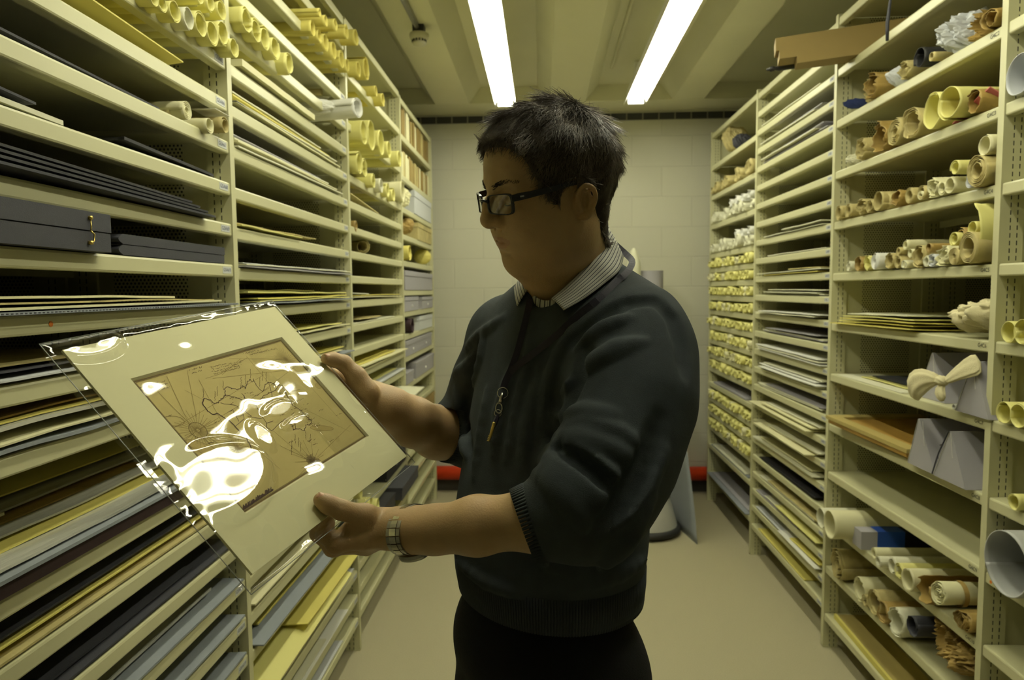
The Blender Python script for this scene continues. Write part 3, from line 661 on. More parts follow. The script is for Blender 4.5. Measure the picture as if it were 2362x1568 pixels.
for k, (a, b, m) in enumerate([(.02, .98, 'blue'), (.06, .94, 'board')]): sheet('R1', 18, a, b, m, ('blue-grey board' if m == 'blue' else 'grey board')+' lying on the bottom shelf of the small-roll bay', zo=.008*k, th=.006, out=.02-.03*k)
sheet('R1', 13, .1, .9, 'board', 'grey sheets on the fourteenth shelf down, small-roll bay', th=.01, wav=.006)
crumpled('R', 1715, 927, 24, 16, 'lemon', 'creased yellow packet on the grey sheets, small-roll bay', seed=87, d=.06, rough=.3, out=-.01, name='paper_packet', cat='packet')

# ---- white folder bay
R2S = {2: [('pale', .15, .96, 0)], 3: [('pale', .18, .95, .01), ('board', .12, .8, 0)], 4: [('board', .06, .92, .0), ('pale', .15, .9, .02), ('board', .1, .8, .0)], 5: [],
       8: [('pale', .06, .86, .01), ('pale', .05, .55, .02)], 9: [('pale', .04, .82, 0)], 10: [('yellow', .1, .85, .01), ('pale', .05, .95, .015), ('tan', .1, .5, 0)],
       11: [('pale', .05, .82, .0), ('pale', .1, .85, .01), ('pale', .03, .8, .0)], 12: [('pale', .1, .93, .03), ('white_p', .04, .9, .02)],
       13: [('board', .05, .85, .0), ('pale', .05, .88, .0), ('board', .1, .8, .01)], 14: [('white_p', .02, .90, .02), ('pale', .04, .92, .02), ('white_p', .06, .95, .015)],
       15: [('pale', .05, .9, .01), ('white_p', .04, .85, .03), ('white_p', .1, .9, .01), ('pale', .05, .85, .0)], 16: [('pale', .05, .92, .0), ('pale', .08, .95, .0), ('board', .04, .8, .0)],
       17: [('cream', .12, .98, .04), ('cream', .10, .85, .02), ('pale', .06, .8, .0)], 18: [('cream', .10, .86, .05), ('pale', .05, .75, .01)], 19: [('pale', .08, .97, .02), ('cream', .15, .9, .0)],
       20: [('navy', .12, .9, .0), ('navy', .1, .85, .0)], 21: [('pale', .1, .9, .0), ('tan', .05, .75, .0)], 22: [('board', .3, .95, .0), ('pale', .1, .8, .0), ('lemon', .05, .6, .01)],
       23: [('tissue', .45, .95, .0), ('white_p', .03, .52, .02), ('yellow', .03, .4, .0)], 24: [('yellow', .2, .9, .0)]}
POS = lambda k, n: 'the only one' if n == 1 else ('bottom of %d' % n if k == 0 else ('topmost' if k == n-1 else ORD[k+1]+' from bottom'))
CN = dict(pale='off-white', board='grey', yellow='yellow', tan='aged brown', white_p='white', cream='cream', navy='black', lemon='lemon', tissue='pale blue', blue='blue-grey', char='charcoal', film='clear film', brown='brown', maroon='dark maroon', card='brown card')
def stackup(key, i, layers, th=.004, gap=.009, kind='map folder', **kw):
    z = 0; n = len(layers)
    for k, l in enumerate(layers):
        m, a, b, out = l[:4]; t = l[4] if len(l) > 4 else th
        sheet(key, i, a, b, m, '%s %s, %s on the %s' % (CN[m], kind, POS(k, n), shelfname(key, i)), zo=z, th=t, out=out, group='folders in the %s' % BAYNAME[key], wav=kw.get('wav', .003), curl=rng.uniform(-.002, .010), curlr=rng.uniform(0, .008), name=kind.replace(' ', '_'), cat=kind.split()[-1], d=kw.get('d', .40))
        z += t+gap*rng.uniform(.5, 1.0)
for i, l in R2S.items(): stackup('R2', i, l)
# ---------------------------------------------------------------- left-hand racks
def R1_(*a, **k): return roll('L', *a, **k)
def Lrolls(lst, where, m='lemon', **kw):
    n = len(lst)
    for k, a in enumerate(lst):
        u, v, h = a[:3]; mm = a[3] if len(a) > 3 else m; cm = {'lemon': 'pale yellow', 'pale': 'whitish', 'cream': 'cream', 'tan': 'tan', 'white_p': 'white', 'yellow': 'yellow', 'brown': 'brown'}[mm]
        R1_(u, v, h, mm, '%s roll, %s from near end %s' % (cm, ORD[k+1], where), group='rolls '+where, **kw)
Lrolls([(462, -6, 34), (486, 8, 40), (511, 24, 46)], 'of the topmost roll row, portfolio bay', turns=1.3, rin=.75, out=.02)
Lrolls([(356, -2, 34), (376, 10, 38), (404, 27, 50), (436, 44, 50, 'pale'), (464, 57, 58), (491, 78, 54), (516, 93, 54)], 'of the roll row on shelf G5A65', turns=1.4, rin=.78, out=.03, crump=.06)
R1_(541, 111, 44, 'lemon', 'pale yellow roll poking out in front of the post, end of G5A65 row', turns=1.3, rin=.8, out=.035, clampy=False, snap=False)
# G5A66 : large yellow sheet with its front edge curling over the lip
sheet('L1', 6, 0, .81, 'yellow', 'big glossy yellow folder curling up over the lip of shelf G5A66', th=.003, out=.004, curl=.046, curlr=.022, name='map_folder', skew=.0)
bpy.data.objects[-1] if False else None
# rolls and tag on G5A67
R1_(399, 262, 38, 'tan', 'tan roll sunk behind the tight roll on shelf G5A67', out=-.03, turns=2)
R1_(432, 262, 44, 'cream', 'tight cream roll with a wound end on shelf G5A67', turns=4, rin=.3, per=20, out=.0)
R1_(462, 283, 30, 'tan', 'flattened tan roll behind two others on shelf G5A67', out=-.02, turns=2)
R1_(484, 290, 40, 'cream', 'cream roll left of the last roll on shelf G5A67', turns=1.5, out=.015)
R1_(520, 299, 42, 'tan', 'last cream roll against the post on shelf G5A67', turns=1.4, out=.02)
sheet('L1', 7, .92, .995, 'white_p', 'small white card resting on the last roll of shelf G5A67', zo=.055, th=.001, out=.02, d=.06, name='card', cat='card')
sheet('L1', 7, .3, .72, 'char', 'thin grey folder lying along shelf G5A67', th=.004, out=-.004, curl=.008)
# G5A68
sheet('L1', 8, .0, .42, 'pale', 'pale folder under the grey one on shelf G5A68', th=.008, out=.0, curl=.012)
sheet('L1', 8, .0, .36, 'char', 'dark grey portfolio with a lifted front on shelf G5A68', zo=.018, th=.004, out=.0, curl=.022)
# G5A68/9 black folders
sheet('L1', 8, .58, .93, 'navy', 'thin black portfolio beside the post on shelf G5A68', th=.006, out=.004, curl=.012)
for k in range(4):
    sheet('L1', 9, .0, .88-.02*k, ['char', 'navy', 'navy', 'navy'][k], ['grey-edged black portfolio, bottom', 'black portfolio, second from bottom', 'black portfolio, third from bottom', 'black portfolio, topmost'][k]+' of the pile on shelf G5A69', zo=.009*k, th=.0045, out=.03-.008*k, curl=.012+.003*k, name='portfolio', cat='portfolio')
# G5A610 : two cloth boxes
def cloth_box(y0, y1, z, h, out, label, clasp=None, rounded=False):
    e = empty('cloth_box', (RL+out, (y0+y1)/2, z)); tag(e, label, 'box', 'cloth covered boxes on shelf G5A610'); w = y1-y0
    def piece(z0, z1, gr, nm):
        mb = MB()
        if rounded: pr = [(-w/2+gr+.018*math.sin(a), z0+(z1-z0)*.5-(z1-z0)*.5*math.cos(a)) if False else (-w/2+gr+.012*(1-math.cos(a-PI/2)), z0+(z1-z0)*(a-PI/2)/(PI)) for a in [PI/2+PI*k/8 for k in range(9)]]; pr = [(w/2-gr, z0)]+[(-w/2+gr+.014*(1-math.sin(PI*k/8)), z0+(z1-z0)*k/8) for k in range(9)]+[(w/2-gr, z1)]
        else: pr = [(-w/2+gr, z0), (w/2-gr, z0), (w/2-gr, z1-.002), (w/2-gr-.002, z1), (-w/2+gr+.002, z1), (-w/2+gr, z1-.002)]
        mb.prism(pr, 'x', -gr, -.36+gr); return mb.build(nm, M['char'], e)
    piece(0, h*.49, .0, 'box_base'); piece(h*.52, h, -.001, 'box_lid'); piece(h*.45, h*.56, .004, 'inner_tray')
    if clasp is not None:
        mb = MB(); mb.tube([(.003, clasp, h*.82), (.004, clasp, h*.6), (.004, clasp-.002, h*.5)], .0012, 8); mb.tube([(.004, clasp-.002, h*.5), (.005, clasp+.006, h*.42), (.005, clasp+.004, h*.24), (.004, clasp-.004, h*.22)], .0014, 8)
        mb.tube([(-.001, clasp, h*.84), (.006, clasp, h*.84)], .0034, 10); mb.tube([(-.001, clasp-.003, h*.2), (.007, clasp-.003, h*.2)], .0034, 10)
        mb.build('hook_clasp', M['brass'], e, smooth=True)
    return e
zb = Z['L1'][10]+.001
cloth_box(.72, 1.205, zb, .067, .022, 'charcoal cloth box with a brass hook clasp on shelf G5A610', clasp=.185)
cloth_box(1.268, 1.70, zb, .040, -.004, 'lower charcoal cloth box with a rounded spine on shelf G5A610', rounded=True)
# the corrugated board shelf
bb = sheet('L1', 11, -.02, 1.0, 'blue', 'corrugated blue-grey board jutting over the lip below shelf G5A610', th=.0045, out=.022)
mb = MB()
for q in range(110):
    y = -.5+q*.0091
    mb.box((.0222+.006, y, .0013), (.0228+.006, y+.0042, .0034))
mb.build('corrugation', M['char'], bb); bb.children[0].location = (0, 0, 0)
sheet('L1', 11, .0, .93, 'cream', 'cream folder, lowest on the corrugated board', zo=.006, th=.004, out=.012, curlr=.004)
sheet('L1', 11, .0, .90, 'tan', 'thin brown folder in the middle of the pile on the corrugated board', zo=.0125, th=.003, out=.008, curl=.004, wav=.003)
sheet('L1', 11, .0, .74, 'cream', 'wide cream folder on top of the pile on the corrugated board', zo=.019, th=.004, out=.0, curl=.006, wav=.003)
tgt = at(2283, 1342, x=RR); mb = MB(); mb.tube([(RR+.0022, tgt.y, tgt.z), (RR+.0029, tgt.y, tgt.z)], .0046, 20); tag(mb.build('orange_sticker', M['orange']), 'round orange sticker on the lip under the very wide blue-grey tube', 'sticker')
tgt = at(121, 747, x=RL+.0); mb = MB(); mb.tube([(RL-.0029, tgt.y, tgt.z), (RL-.0022, tgt.y, tgt.z)], .0046, 20); tag(mb.build('orange_sticker', M['orange']), 'round orange sticker on the shelf lip below the corrugated board', 'sticker')
def pile(key, i, layers, kind='map folder', **kw): stackup(key, i, layers, kind=kind, **kw)
i12 = 12; pile('L1', 12, [('tissue', 0, .75, .01, .003), ('char', 0, .7, -.01, .003), ('tan', 0, .6, -.02, .003)], gap=.012)
pile('L1', 13, [('blue', 0, 1, .012, .006), ('cream', .0, .95, .012, .003), ('film', .1, .9, .005, .006), ('yellow', 0, .92, -.01, .003), ('brown', .1, .8, -.02, .003)], gap=.011, wav=.006)
# tall opening with the film-wrapped pile (the shelf between was taken out)
zo = 0
for k, (m, a, b, out, th, nm) in enumerate([('maroon', 0, 1.0, .012, .022, 'dark maroon cloth portfolio under the wrapped pile, lower left of the map'), ('blue', 0, 1.0, .02, .006, 'blue-grey board lying on the maroon portfolio'),
        ('film', 0, .96, .005, .005, 'clear film sleeve, lowest of the wrapped pile on the blue-grey board'), ('yellow', .02, .9, -.045, .003, 'yellow folder between film sleeves of the wrapped pile'),
        ('film', .05, .95, -.075, .004, 'clear film sleeve in the middle of the wrapped pile'), ('brown', .1, .8, -.12, .003, 'brown folder within the wrapped pile'), ('film', 0, .9, -.15, .004, 'clear film sleeve high in the wrapped pile'),
        ('cream', 0, .40, -.13, .005, 'stiff cream board set aslant on top of the wrapped pile'), ('yellow', .3, .95, -.19, .003, 'yellow folder at the back of the wrapped pile')]):
    sheet('L1', 14, a, b, m, nm, zo=zo, th=th, out=out, wav=.006 if m == 'film' else .001, curl=.004, d=.5, name='film_sleeve' if m == 'film' else 'map_folder', cat='film sleeve' if m == 'film' else 'folder'); zo += th+.003
pile('L1', 15, [('tan', 0, 1, .0, .004), ('yellow', 0, .95, -.01, .003), ('char', 0, .9, -.015, .004)], gap=.012)
pile('L1', 16, [('char', 0, 1, .0, .004), ('char', 0, .8, -.02, .004)], gap=.01)
pile('L1', 17, [('blue', 0, 1, .008, .005), ('film', .0, .9, -.03, .006)], kind='board', gap=.01)
pile('L1', 18, [('blue', 0, 1, .008, .005), ('yellow', .1, .85, -.09, .003)], kind='board')
pile('L1', 19, [('blue', 0, 1, .008, .005), ('yellow', .1, .7, -.11, .003)], kind='board')
pile('L1', 20, [('blue', 0, 1, .008, .005)], kind='board'); pile('L1', 21, [('film', .3, 1, .0, .01)], kind='sleeve')
# ---- bay behind the map
Lrolls([(563, 42, 62), (592, 72, 54), (612, 90, 56), (636, 112, 52), (668, 148, 56)], 'of the upper row, bay behind the map', turns=1.5, rin=.72, out=.03, crump=.08)
R1_(826, 250, 46, 'white_p', 'long white wrapped tube jutting into the aisle above the map', turns=2, rin=.7, out=.12, snap=False, clampy=False, yaw=-.25, ln=.5)
crumpled('L', 776, 246, 50, 36, 'white_p', 'loose white tissue bag tucked behind the long white tube', seed=90, d=.10, rough=.25, out=.04, name='tissue_bag', cat='tissue')
R1_(742, 212, 18, 'tan', 'tiny tan roll standing behind the white tissue bag', out=-.05, turns=1.2)
pile('L2', 5, [('cream', .03, .60, .015, .018)], kind='folder')
pile('L2', 6, [('cream', 0, .9, .01, .004), ('pale', 0, .86, .01, .004), ('yellow', 0, .8, .0, .004), ('pale', 0, .7, .0, .004), ('tan', 0, .74, -.02, .003)], gap=.006, wav=.002)
pile('L2', 7, [('pale', 0, .93, .01, .004), ('cream', 0, .85, .01, .004), ('pale', 0, .78, .0, .004), ('board', 0, .72, -.01, .003)], gap=.007, wav=.002)
pile('L2', 9, [('lemon', 0, .45, .012, .003), ('tan', .0, .65, -.01, .003)], wav=.004)
pile('L2', 10, [('board', 0, 1, .018, .004), ('pale', 0, .98, .02, .003), ('tissue', .0, .95, .01, .002)], kind='film sleeve', gap=.003)
pile('L2', 11, [('blue', 0, 1, .02, .004), ('lemon', .1, .98, .01, .003), ('yellow', .1, .96, .005, .004), ('lemon', .05, .97, .0, .004), ('cream', .0, .7, -.04, .003)], gap=.008, wav=.004)
pile('L2', 12, [('cream', .1, .97, .012, .003), ('lemon', .2, .9, .0, .003)], gap=.009, wav=.004)
pile('L2', 13, [('blue', 0, 1.0, .02, .004), ('cream', .1, .9, .0, .003), ('yellow', .2, .95, -.01, .003)], gap=.007)
for i, L in {14: [('cream', 0, .9, .0)], 15: [('pale', 0, .95, .0), ('yellow', .0, .8, 0)], 16: [('blue', 0, 1, .015)], 17: [('cream', 0, .95, .01)], 18: [('tan', 0, .95, 0), ('board', 0, .9, 0)],
             19: [('brown', 0, .9, -.01), ('cream', 0, 1, .01)], 20: [('blue', 0, 1, .03), ('yellow', .1, .9, -.03)], 22: [('white_p', .02, .9, .0), ('tissue', .3, .98, .0)], 23: [('white_p', 0, .85, .01), ('pale', 0, .6, 0)], 24: [('tissue', 0, .8, 0)]}.items():
    pile('L2', i, L)
sheet('L2', 21, -.01, .78, 'lemon', 'pale yellow folder, lower of the two slipping off the low shelf below his watch', th=.003, out=.05, droop=.02, wav=.002)
sheet('L2', 21, .3, .98, 'yellow', 'bright yellow folder, upper of the two slipping off the low shelf', zo=.008, th=.003, out=.045, wav=.004, curl=.01)
# ---- third bay
Lrolls([(722, 66, 36), (738, 84, 30), (752, 98, 40), (771, 118, 40), (789, 138, 44), (802, 152, 30)], 'of the second row down, bay behind the map', turns=1.3, rin=.8, out=.03, m='yellow')
Lrolls([(738, 30, 20), (752, 48, 26), (775, 58, 28), (800, 74, 32), (822, 86, 36)], 'of the topmost row, bay behind the map', turns=1.3, rin=.8, out=.06, m='yellow', snap=False, clampy=False)
Lrolls([(826, 158, 36), (846, 174, 50), (868, 210, 24), (884, 230, 30)], 'of the top row, third left bay', turns=1.4, rin=.8, out=.04, m='yellow')
Lrolls([(840, 305, 56), (858, 314, 70), (880, 330, 58), (898, 345, 40), (922, 366, 38)], 'of the tall yellow row, third left bay', turns=1.2, rin=.85, out=.04)
Lrolls([(824, 384, 54), (842, 401, 46), (862, 418, 44), (880, 428, 40, 'pale'), (895, 440, 38), (908, 450, 32), (930, 455, 50, 'cream')], 'of the short-roll row, third left bay', turns=1.6, rin=.7, out=.03, crump=.08)
sheet('L3', 4, .02, .5, 'tan', 'tan folder leaning on the fifth shelf down, third left bay', th=.004, curl=.03)
R1_(822, 521, 26, 'brown', 'brown roll end beside the post, sixth shelf down, third left bay', out=0)
R1_(838, 576, 34, 'tan', 'fat tan roll lying slantwise on the seventh shelf down, third left bay', yaw=-.9, ln=.25, out=-.03)
for i, L in {8: [('cream', .0, .95, .01), ('yellow', .1, .9, .01), ('tissue', 0, .35, -.02)], 9: [('pale', 0, .8, .0), ('tan', .1, .5, 0)], 11: [('cream', 0, .9, .02), ('cream', .05, 1.0, .03), ('yellow', 0, .8, .0), ('yellow', .1, .75, -.03)],
             12: [('tissue', 0, 1, .015), ('lemon', .2, .95, -.03)], 15: [('yellow', .02, .45, 0)]}.items(): pile('L3', i, L)
sheet('L3', 13, .02, 1.0, 'pale', 'large pale chart sagging out over the lip, right of his raised hand', th=.004, out=.12, droop=.012, curlr=.01, wav=.004, name='paper_chart', cat='chart')
# low down: yellow rolls and black boxes with white label holders
Lrolls([(838, 1140, 30), (856, 1150, 34), (872, 1163, 36)], 'of the low row beside the black boxes', turns=1.4, out=.03)
def file_box(key, i, t0, t1, h, m, label, knob=None, card=None, out=.0, dp=.32):
    X0, s = side(key[0]); y0, y1 = SPAN[key]; a, b = y0+.02+(y1-y0-.04)*t0, y0+.02+(y1-y0-.04)*t1
    e = empty('storage_box', (X0-s*out, (a+b)/2, Z[key][i]+.001)); w = b-a; tag(e, label, 'box')
    mb = MB(); x0, x1 = sorted((0, s*dp)); mb.box((x0, -w/2, 0), (x1, w/2, h*.72)); mb.build('box_base', M[m], e)
    mb = MB(); x0, x1 = sorted((-s*.003, s*dp)); mb.box((x0, -w/2-.002, h*.73), (x1, w/2+.002, h)); mb.build('box_lid', M[m], e)
    if knob:
        mb = MB()
        for q in range(knob): yy = (q-(knob-1)/2)*w/knob; mb.tube([(0, yy, h*.36), (-s*.006, yy, h*.36)], .007, 12)
        mb.build('pull_stud', M['white'], e)
    if card:
        mb = MB(); x0, x1 = sorted((-s*.002, 0)); mb.box((x0, -.02, h*.2), (x1, .02, h*.62)); mb.build('label_card', M['white_p'], e)
    return e
for i, nm in ((15, 'upper'), (17, 'lower')):
    file_box('L3', i, .52, .98, .17, 'navy', '%s black box with a white label card, low in the third left bay' % nm, card=True, out=.0)
file_box('L3', 18, .05, .48, .066, 'navy', 'black box on a low shelf of the third left bay, behind the watch wrist', out=.05)
file_box('L3', 18, .55, .99, .066, 'char', 'charcoal box sticking out below the watch wrist, third left bay', out=.07)
# ---- grey box bay at the wall
for r_, (i, h) in enumerate(((1, .16), (2, .15))):
    X0, s = side('L'); y0, y1 = SPAN['L4']; y = y0+.03; k = 0
    while y < y1-.07:
        w = rng.uniform(.035, .06); mb = MB(); hh = h*rng.uniform(.85, 1.0)
        mb.box((X0-.28, y, Z['L4'][i]+.001), (X0-.004-rng.uniform(0, .012), y+w-.004, Z['L4'][i]+hh)); k += 1
        m = rng.choice(['tan', 'card', 'cream', 'card'])
        tag(mb.build('document_folder', M[m]), '%s upright folder, %s from near post, %s shelf down, grey box bay' % ({'tan': 'tan', 'card': 'brown', 'cream': 'cream'}[m], ORD[k], ORD[i+1]), 'folder', 'upright folders at the top of the grey box bay')
        y += w
file_box('L4', 3, .35, .98, .145, 'tissue', 'pale blue-grey box, fourth shelf down, grey box bay')
crumpled('L', 944, 455, 28, 50, 'cream', 'creased cream packet on the fourth shelf down, grey box bay', seed=95, d=.08, rough=.3, out=.01)
crumpled('L', 952, 520, 34, 44, 'brown', 'brown paper bundle tied with a bow, fifth shelf down, grey box bay', seed=97, d=.10, rough=.35)
file_box('L4', 4, .45, .97, .11, 'tan', 'tan box right of the tied bundle, grey box bay')
R1_(946, 588, 40, 'yellow', 'yellow paper curl beside the post, sixth shelf down, grey box bay', turns=1.2); crumpled('L', 994, 592, 18, 34, 'yellow', 'yellow paper cone near the wall, sixth shelf down, grey box bay', seed=99, d=.06, rough=.1, name='paper_cone', cat='paper')
file_box('L4', 6, .02, .98, .115, 'board', 'wide pale grey box filling the seventh shelf down, grey box bay')
file_box('L4', 7, .0, .42, .085, 'board', 'grey box with a white stud, nearer of two on the eighth shelf down', knob=1); file_box('L4', 7, .55, .98, .08, 'board', 'grey box with a white stud, by the wall on the eighth shelf down', knob=1)
R1_(952, 747, 36, 'maroon', 'dark roll with a reddish rim in the grey box bay', turns=2, rin=.8); file_box('L4', 8, .45, .95, .088, 'tissue', 'pale grey box beside the dark red-rimmed roll')
file_box('L4', 9, .0, .9, .09, 'board', 'long grey box with two white studs, tenth shelf down, grey box bay', knob=2)
file_box('L4', 10, .3, .98, .10, 'board', 'grey box with a white stud by the wall, eleventh shelf down', knob=1); file_box('L4', 10, .0, .22, .07, 'board', 'small grey box in the shade, eleventh shelf down, grey box bay')
file_box('L4', 12, .0, .38, .10, 'card', 'brown upright carton beside the post, seen above his forearm'); file_box('L4', 12, .42, .5, .10, 'white_p', 'narrow white box between two brown cartons'); file_box('L4', 12, .55, .98, .10, 'card', 'brown upright carton next to the wall, seen above his forearm')
# ---------------------------------------------------------------- on the floor by the back wall
# rolling kick stool
t = empty('kick_stool', (.662, 4.33, 0)); tag(t, 'grey round kick stool with black rubber rims on the floor behind the man', 'step stool')
mb = MB(); mb.lathe([(0, .012), (.205, .012), (.215, .02), (.218, .035), (.212, .05), (.195, .055), (.195, .03)], 48); mb.build('base_ring', M['black'], t, smooth=True)
mb = MB(); mb.lathe([(.196, .05), (.192, .07), (.148, .225), (.143, .235), (.135, .225)], 48); mb.build('stool_body', mat('stool_grey', (.50, .50, .46), .45), t, smooth=True)
mb = MB(); mb.lathe([(.143, .232), (.150, .238), (.152, .262), (.146, .27), (.12, .272), (0, .272)], 48); mb.build('top_tread', M['black'], t, smooth=True)
for k in range(3):
    mb = MB(); a = 2*PI*k/3+.5; c = (.15*math.cos(a), .15*math.sin(a)); mb.tube([(c[0]-.009, c[1], .014), (c[0]+.009, c[1], .014)], .014, 12); mb.build('caster', M['black'], t)
# curved sheet of grey board leaning on the wall
mb = MB(); vs = []; nb, na = 14, 20
base = [Vector((.872, 4.95, 0)), Vector((.92, 4.10, 0))]
for q in (0, 1):
    for i in range(na+1):
        ta = i/na
        for j in range(nb+1):
            tb = j/nb; p0 = Vector((.72+.235*tb, 4.95-.85*tb**1.3, .0)); zt = 1.25-.0*tb
            x = p0.x-(.02+.10*ta**1.5)*tb*1.0; y = p0.y+(.05+.2*tb)*ta; z = ta*(1.25-.22*tb)
            vs.append((x+q*.003, y, z))
K = (na+1)*(nb+1); fs = []
for q in (0, 1):
    for i in range(na):
        for j in range(nb):
            f = (q*K+i*(nb+1)+j, q*K+i*(nb+1)+j+1, q*K+(i+1)*(nb+1)+j+1, q*K+(i+1)*(nb+1)+j); fs.append(f if q else f[::-1])
edge = [i for i in range(nb+1)]+[(i+1)*(nb+1)+nb for i in range(na)]+[na*(nb+1)+nb-1-i for i in range(nb)]+[(na-1-i)*(nb+1) for i in range(na-1)]
for a, b in zip(edge, edge[1:]+edge[:1]): fs.append((a, b, K+b, K+a))
mb.add(vs, fs); tag(mb.build('grey_board', M['blue'], smooth=True), 'tall bowed sheet of blue-grey board standing behind the man near the back wall', 'board')
# tube and pale figure-like roll standing by the wall, above his shoulder
mb = MB(); mb.lathe([(0, 0), (.085, 0), (.085, 1.69), (.079, 1.69), (.079, 1.6), (0, 1.6)], 36, (.79, 5.0, 0)); tag(mb.build('cardboard_tube', M['board'], smooth=False), 'tall grey cardboard tube against the back wall, showing above his shoulder', 'tube')
mb = MB(); mb.lathe([(0, 0), (.05, 0), (.05, 1.72), (.046, 1.76), (.03, 1.80), (.022, 1.83), (.008, 1.85), (0, 1.852)], 24, (.655, 4.93, 0)); tag(mb.build('paper_roll', M['pale'], smooth=True), 'slim pale roll with a twisted top beside the tall grey tube', 'paper roll')
# ================================================================ the mounted map in its plastic sleeve
MK = 1.06
def _mp():
    O = Vector((-.4988, .683, 1.4986)); O = EYE+(O-EYE)*MK
    a = Vector((.2451, .9643, .0998)).normalized(); b = Vector((.6715, -.0946, -.7349)); b = (b-a*b.dot(a)).normalized()
    n = -a.cross(b); return O, a, b, n
MO, MA, MBv, MN = _mp(); MW, MH = .3588*MK, .3063*MK
def mpt(s, t, h=0): return MO+MA*s+MBv*t+MN*h
def Q(u, v, h=0):
    r = at(u, v, y=1)-EYE; t = (MO-EYE).dot(MN)/r.dot(MN); return EYE+r*t+MN*h
def mst(u, v): q = Q(u, v)-MO; return q.dot(MA), q.dot(MBv)
mt = empty('mounted_map', tuple(mpt(MW/2, MH/2))); bpy.context.view_layer.update()
MI = Matrix.Translation(-mt.location)
tag(mt, 'old chart in a cream window mount inside a shiny clear sleeve, held in both hands', 'map')
def mbuild(mb, name, mats, parent=mt, **k):
    mb.v = [tuple(Vector(p)-mt.location) for p in mb.v]; return mb.build(name, mats, parent, **k)
matb = mat('mount_board', (.86, .83, .50), .75)
bev = mat('mount_bevel', (.80, .77, .5), .7)
mapm = mat('chart_paper', (.61, .505, .19), .8, var=.09, scale=9)
w0, w1, h0, h1 = .045*MK, .3190*MK, .054*MK, .2500*MK; TH = .0032
mb = MB()
def ring(z, s0, s1, t0, t1): return [mpt(s0, t0, z), mpt(s1, t0, z), mpt(s1, t1, z), mpt(s0, t1, z)]
bv = .0022
vs = ring(0, 0, MW, 0, MH)+ring(0, w0, w1, h0, h1)+ring(-TH, w0+bv, w1-bv, h0+bv, h1-bv)+ring(-TH, 0, MW, 0, MH)
fs = []; ms = []
for i in range(4):
    j = (i+1) % 4
    fs += [(i, j, 4+j, 4+i), (4+i, 4+j, 8+j, 8+i), (8+i, 8+j, 12+j, 12+i), (12+i, 12+j, j, i)]; ms += [0, 1, 0, 0]
mb.v = [tuple(p) for p in vs]; mb.f = fs; mb.m = ms
mbuild(mb, 'mount_board', [matb, bev])
mb = MB(); z0, z1 = -TH-.0015, -TH-.0002
mb.add([mpt(s, t, z) for z in (z0, z1) for s, t in ((.01, .01), (MW-.01, .01), (MW-.01, MH-.01), (.01, MH-.01))], [(0, 1, 2, 3), (4, 5, 6, 7), (0, 1, 5, 4), (1, 2, 6, 5), (2, 3, 7, 6), (3, 0, 4, 7)])
chart = mbuild(mb, 'chart_sheet', mapm)
# the drawn lines of the chart
inkm = mat('chart_ink', (.16, .105, .035), .8); coastm = mat('coast_ink', (.09, .05, .035), .8); faint = mat('faint_ink', (.33, .24, .075), .8); shoal = mat('shoal_tint', (.52, .40, .13), .8)
draw = MB(); HZ = -TH+.0001
def cr3(p): return (290+p[0]/3.733, 770+p[1]/3.733)
def stroke(pts, w, mi, px=True):
    q = [mst(*cr3(p)) for p in pts] if px else pts
    q = [p for p in q if w0 < p[0] < w1 and h0 < p[1] < h1]
    for (a, b), (c, d) in zip(q, q[1:]):
        dx, dy = c-a, d-b; L = math.hypot(dx, dy); 
        if L < 1e-6: continue
        nx, ny = -dy/L*w*.8, dx/L*w*.8; ex, ey = dx/L*w*.3, dy/L*w*.3
        draw.add([mpt(a-ex+nx, b-ey+ny, HZ), mpt(a-ex-nx, b-ey-ny, HZ), mpt(c+ex-nx, d+ey-ny, HZ), mpt(c+ex+nx, d+ey+ny, HZ)], [(0, 1, 2, 3)], mi)
rg = random.Random(11)
def rough(pts, a=5, n=4):
    out = []
    for (x, y), (x2, y2) in zip(pts, pts[1:]):
        for k in range(n): t = k/n; out.append((x+(x2-x)*t+rg.uniform(-a, a), y+(y2-y)*t+rg.uniform(-a, a)))
    return out+[pts[-1]]
coast = [(690, 540), (720, 548), (745, 560), (760, 578), (790, 582), (815, 570), (830, 548), (850, 540), (872, 505), (862, 460), (895, 440), (925, 455), (970, 466), (1000, 455), (1020, 430), (1045, 455), (1060, 400), (1080, 380), (1100, 404), (1112, 378), (1130, 410), (1150, 450), (1190, 482), (1215, 420), (1240, 400), (1270, 412), (1300, 425), (1340, 425), (1370, 445), (1390, 490), (1400, 525), (1450, 600), (1540, 670), (1580, 710), (1612, 742), (1600, 762), (1562, 770), (1546, 820), (1510, 800), (1455, 812), (1440, 770)]
stroke(rough(coast, 6), .0006, 1)
stroke(rough([(690, 540), (668, 582), (690, 612), (718, 650), (760, 682), (800, 670), (850, 700), (900, 735), (950, 776), (1000, 832), (1050, 872), (1058, 905), (1082, 935), (1092, 985), (1130, 1020), (1160, 1060)], 3), .0009, 1)
for l in [[(1010, 500), (1060, 562), (1130, 600), (1182, 700), (1225, 755), (1280, 735)], [(1225, 755), (1222, 790), (1270, 822), (1330, 760), (1380, 720), (1440, 770)], [(830, 582), (950, 600), (1010, 640), (1030, 720), (960, 778)], [(900, 660), (930, 640), (960, 690), (985, 740)],
          [(1030, 520), (1035, 650), (1095, 700), (1182, 715)], [(1130, 600), (1200, 580), (1275, 575), (1270, 500), (1240, 400)], [(860, 510), (1000, 545), (1130, 600)], [(1340, 425), (1290, 480), (1200, 520), (1130, 600)], [(1470, 800), (1465, 740), (1500, 700), (1545, 670)]]: stroke(rough(l, 4), .00045, 1)
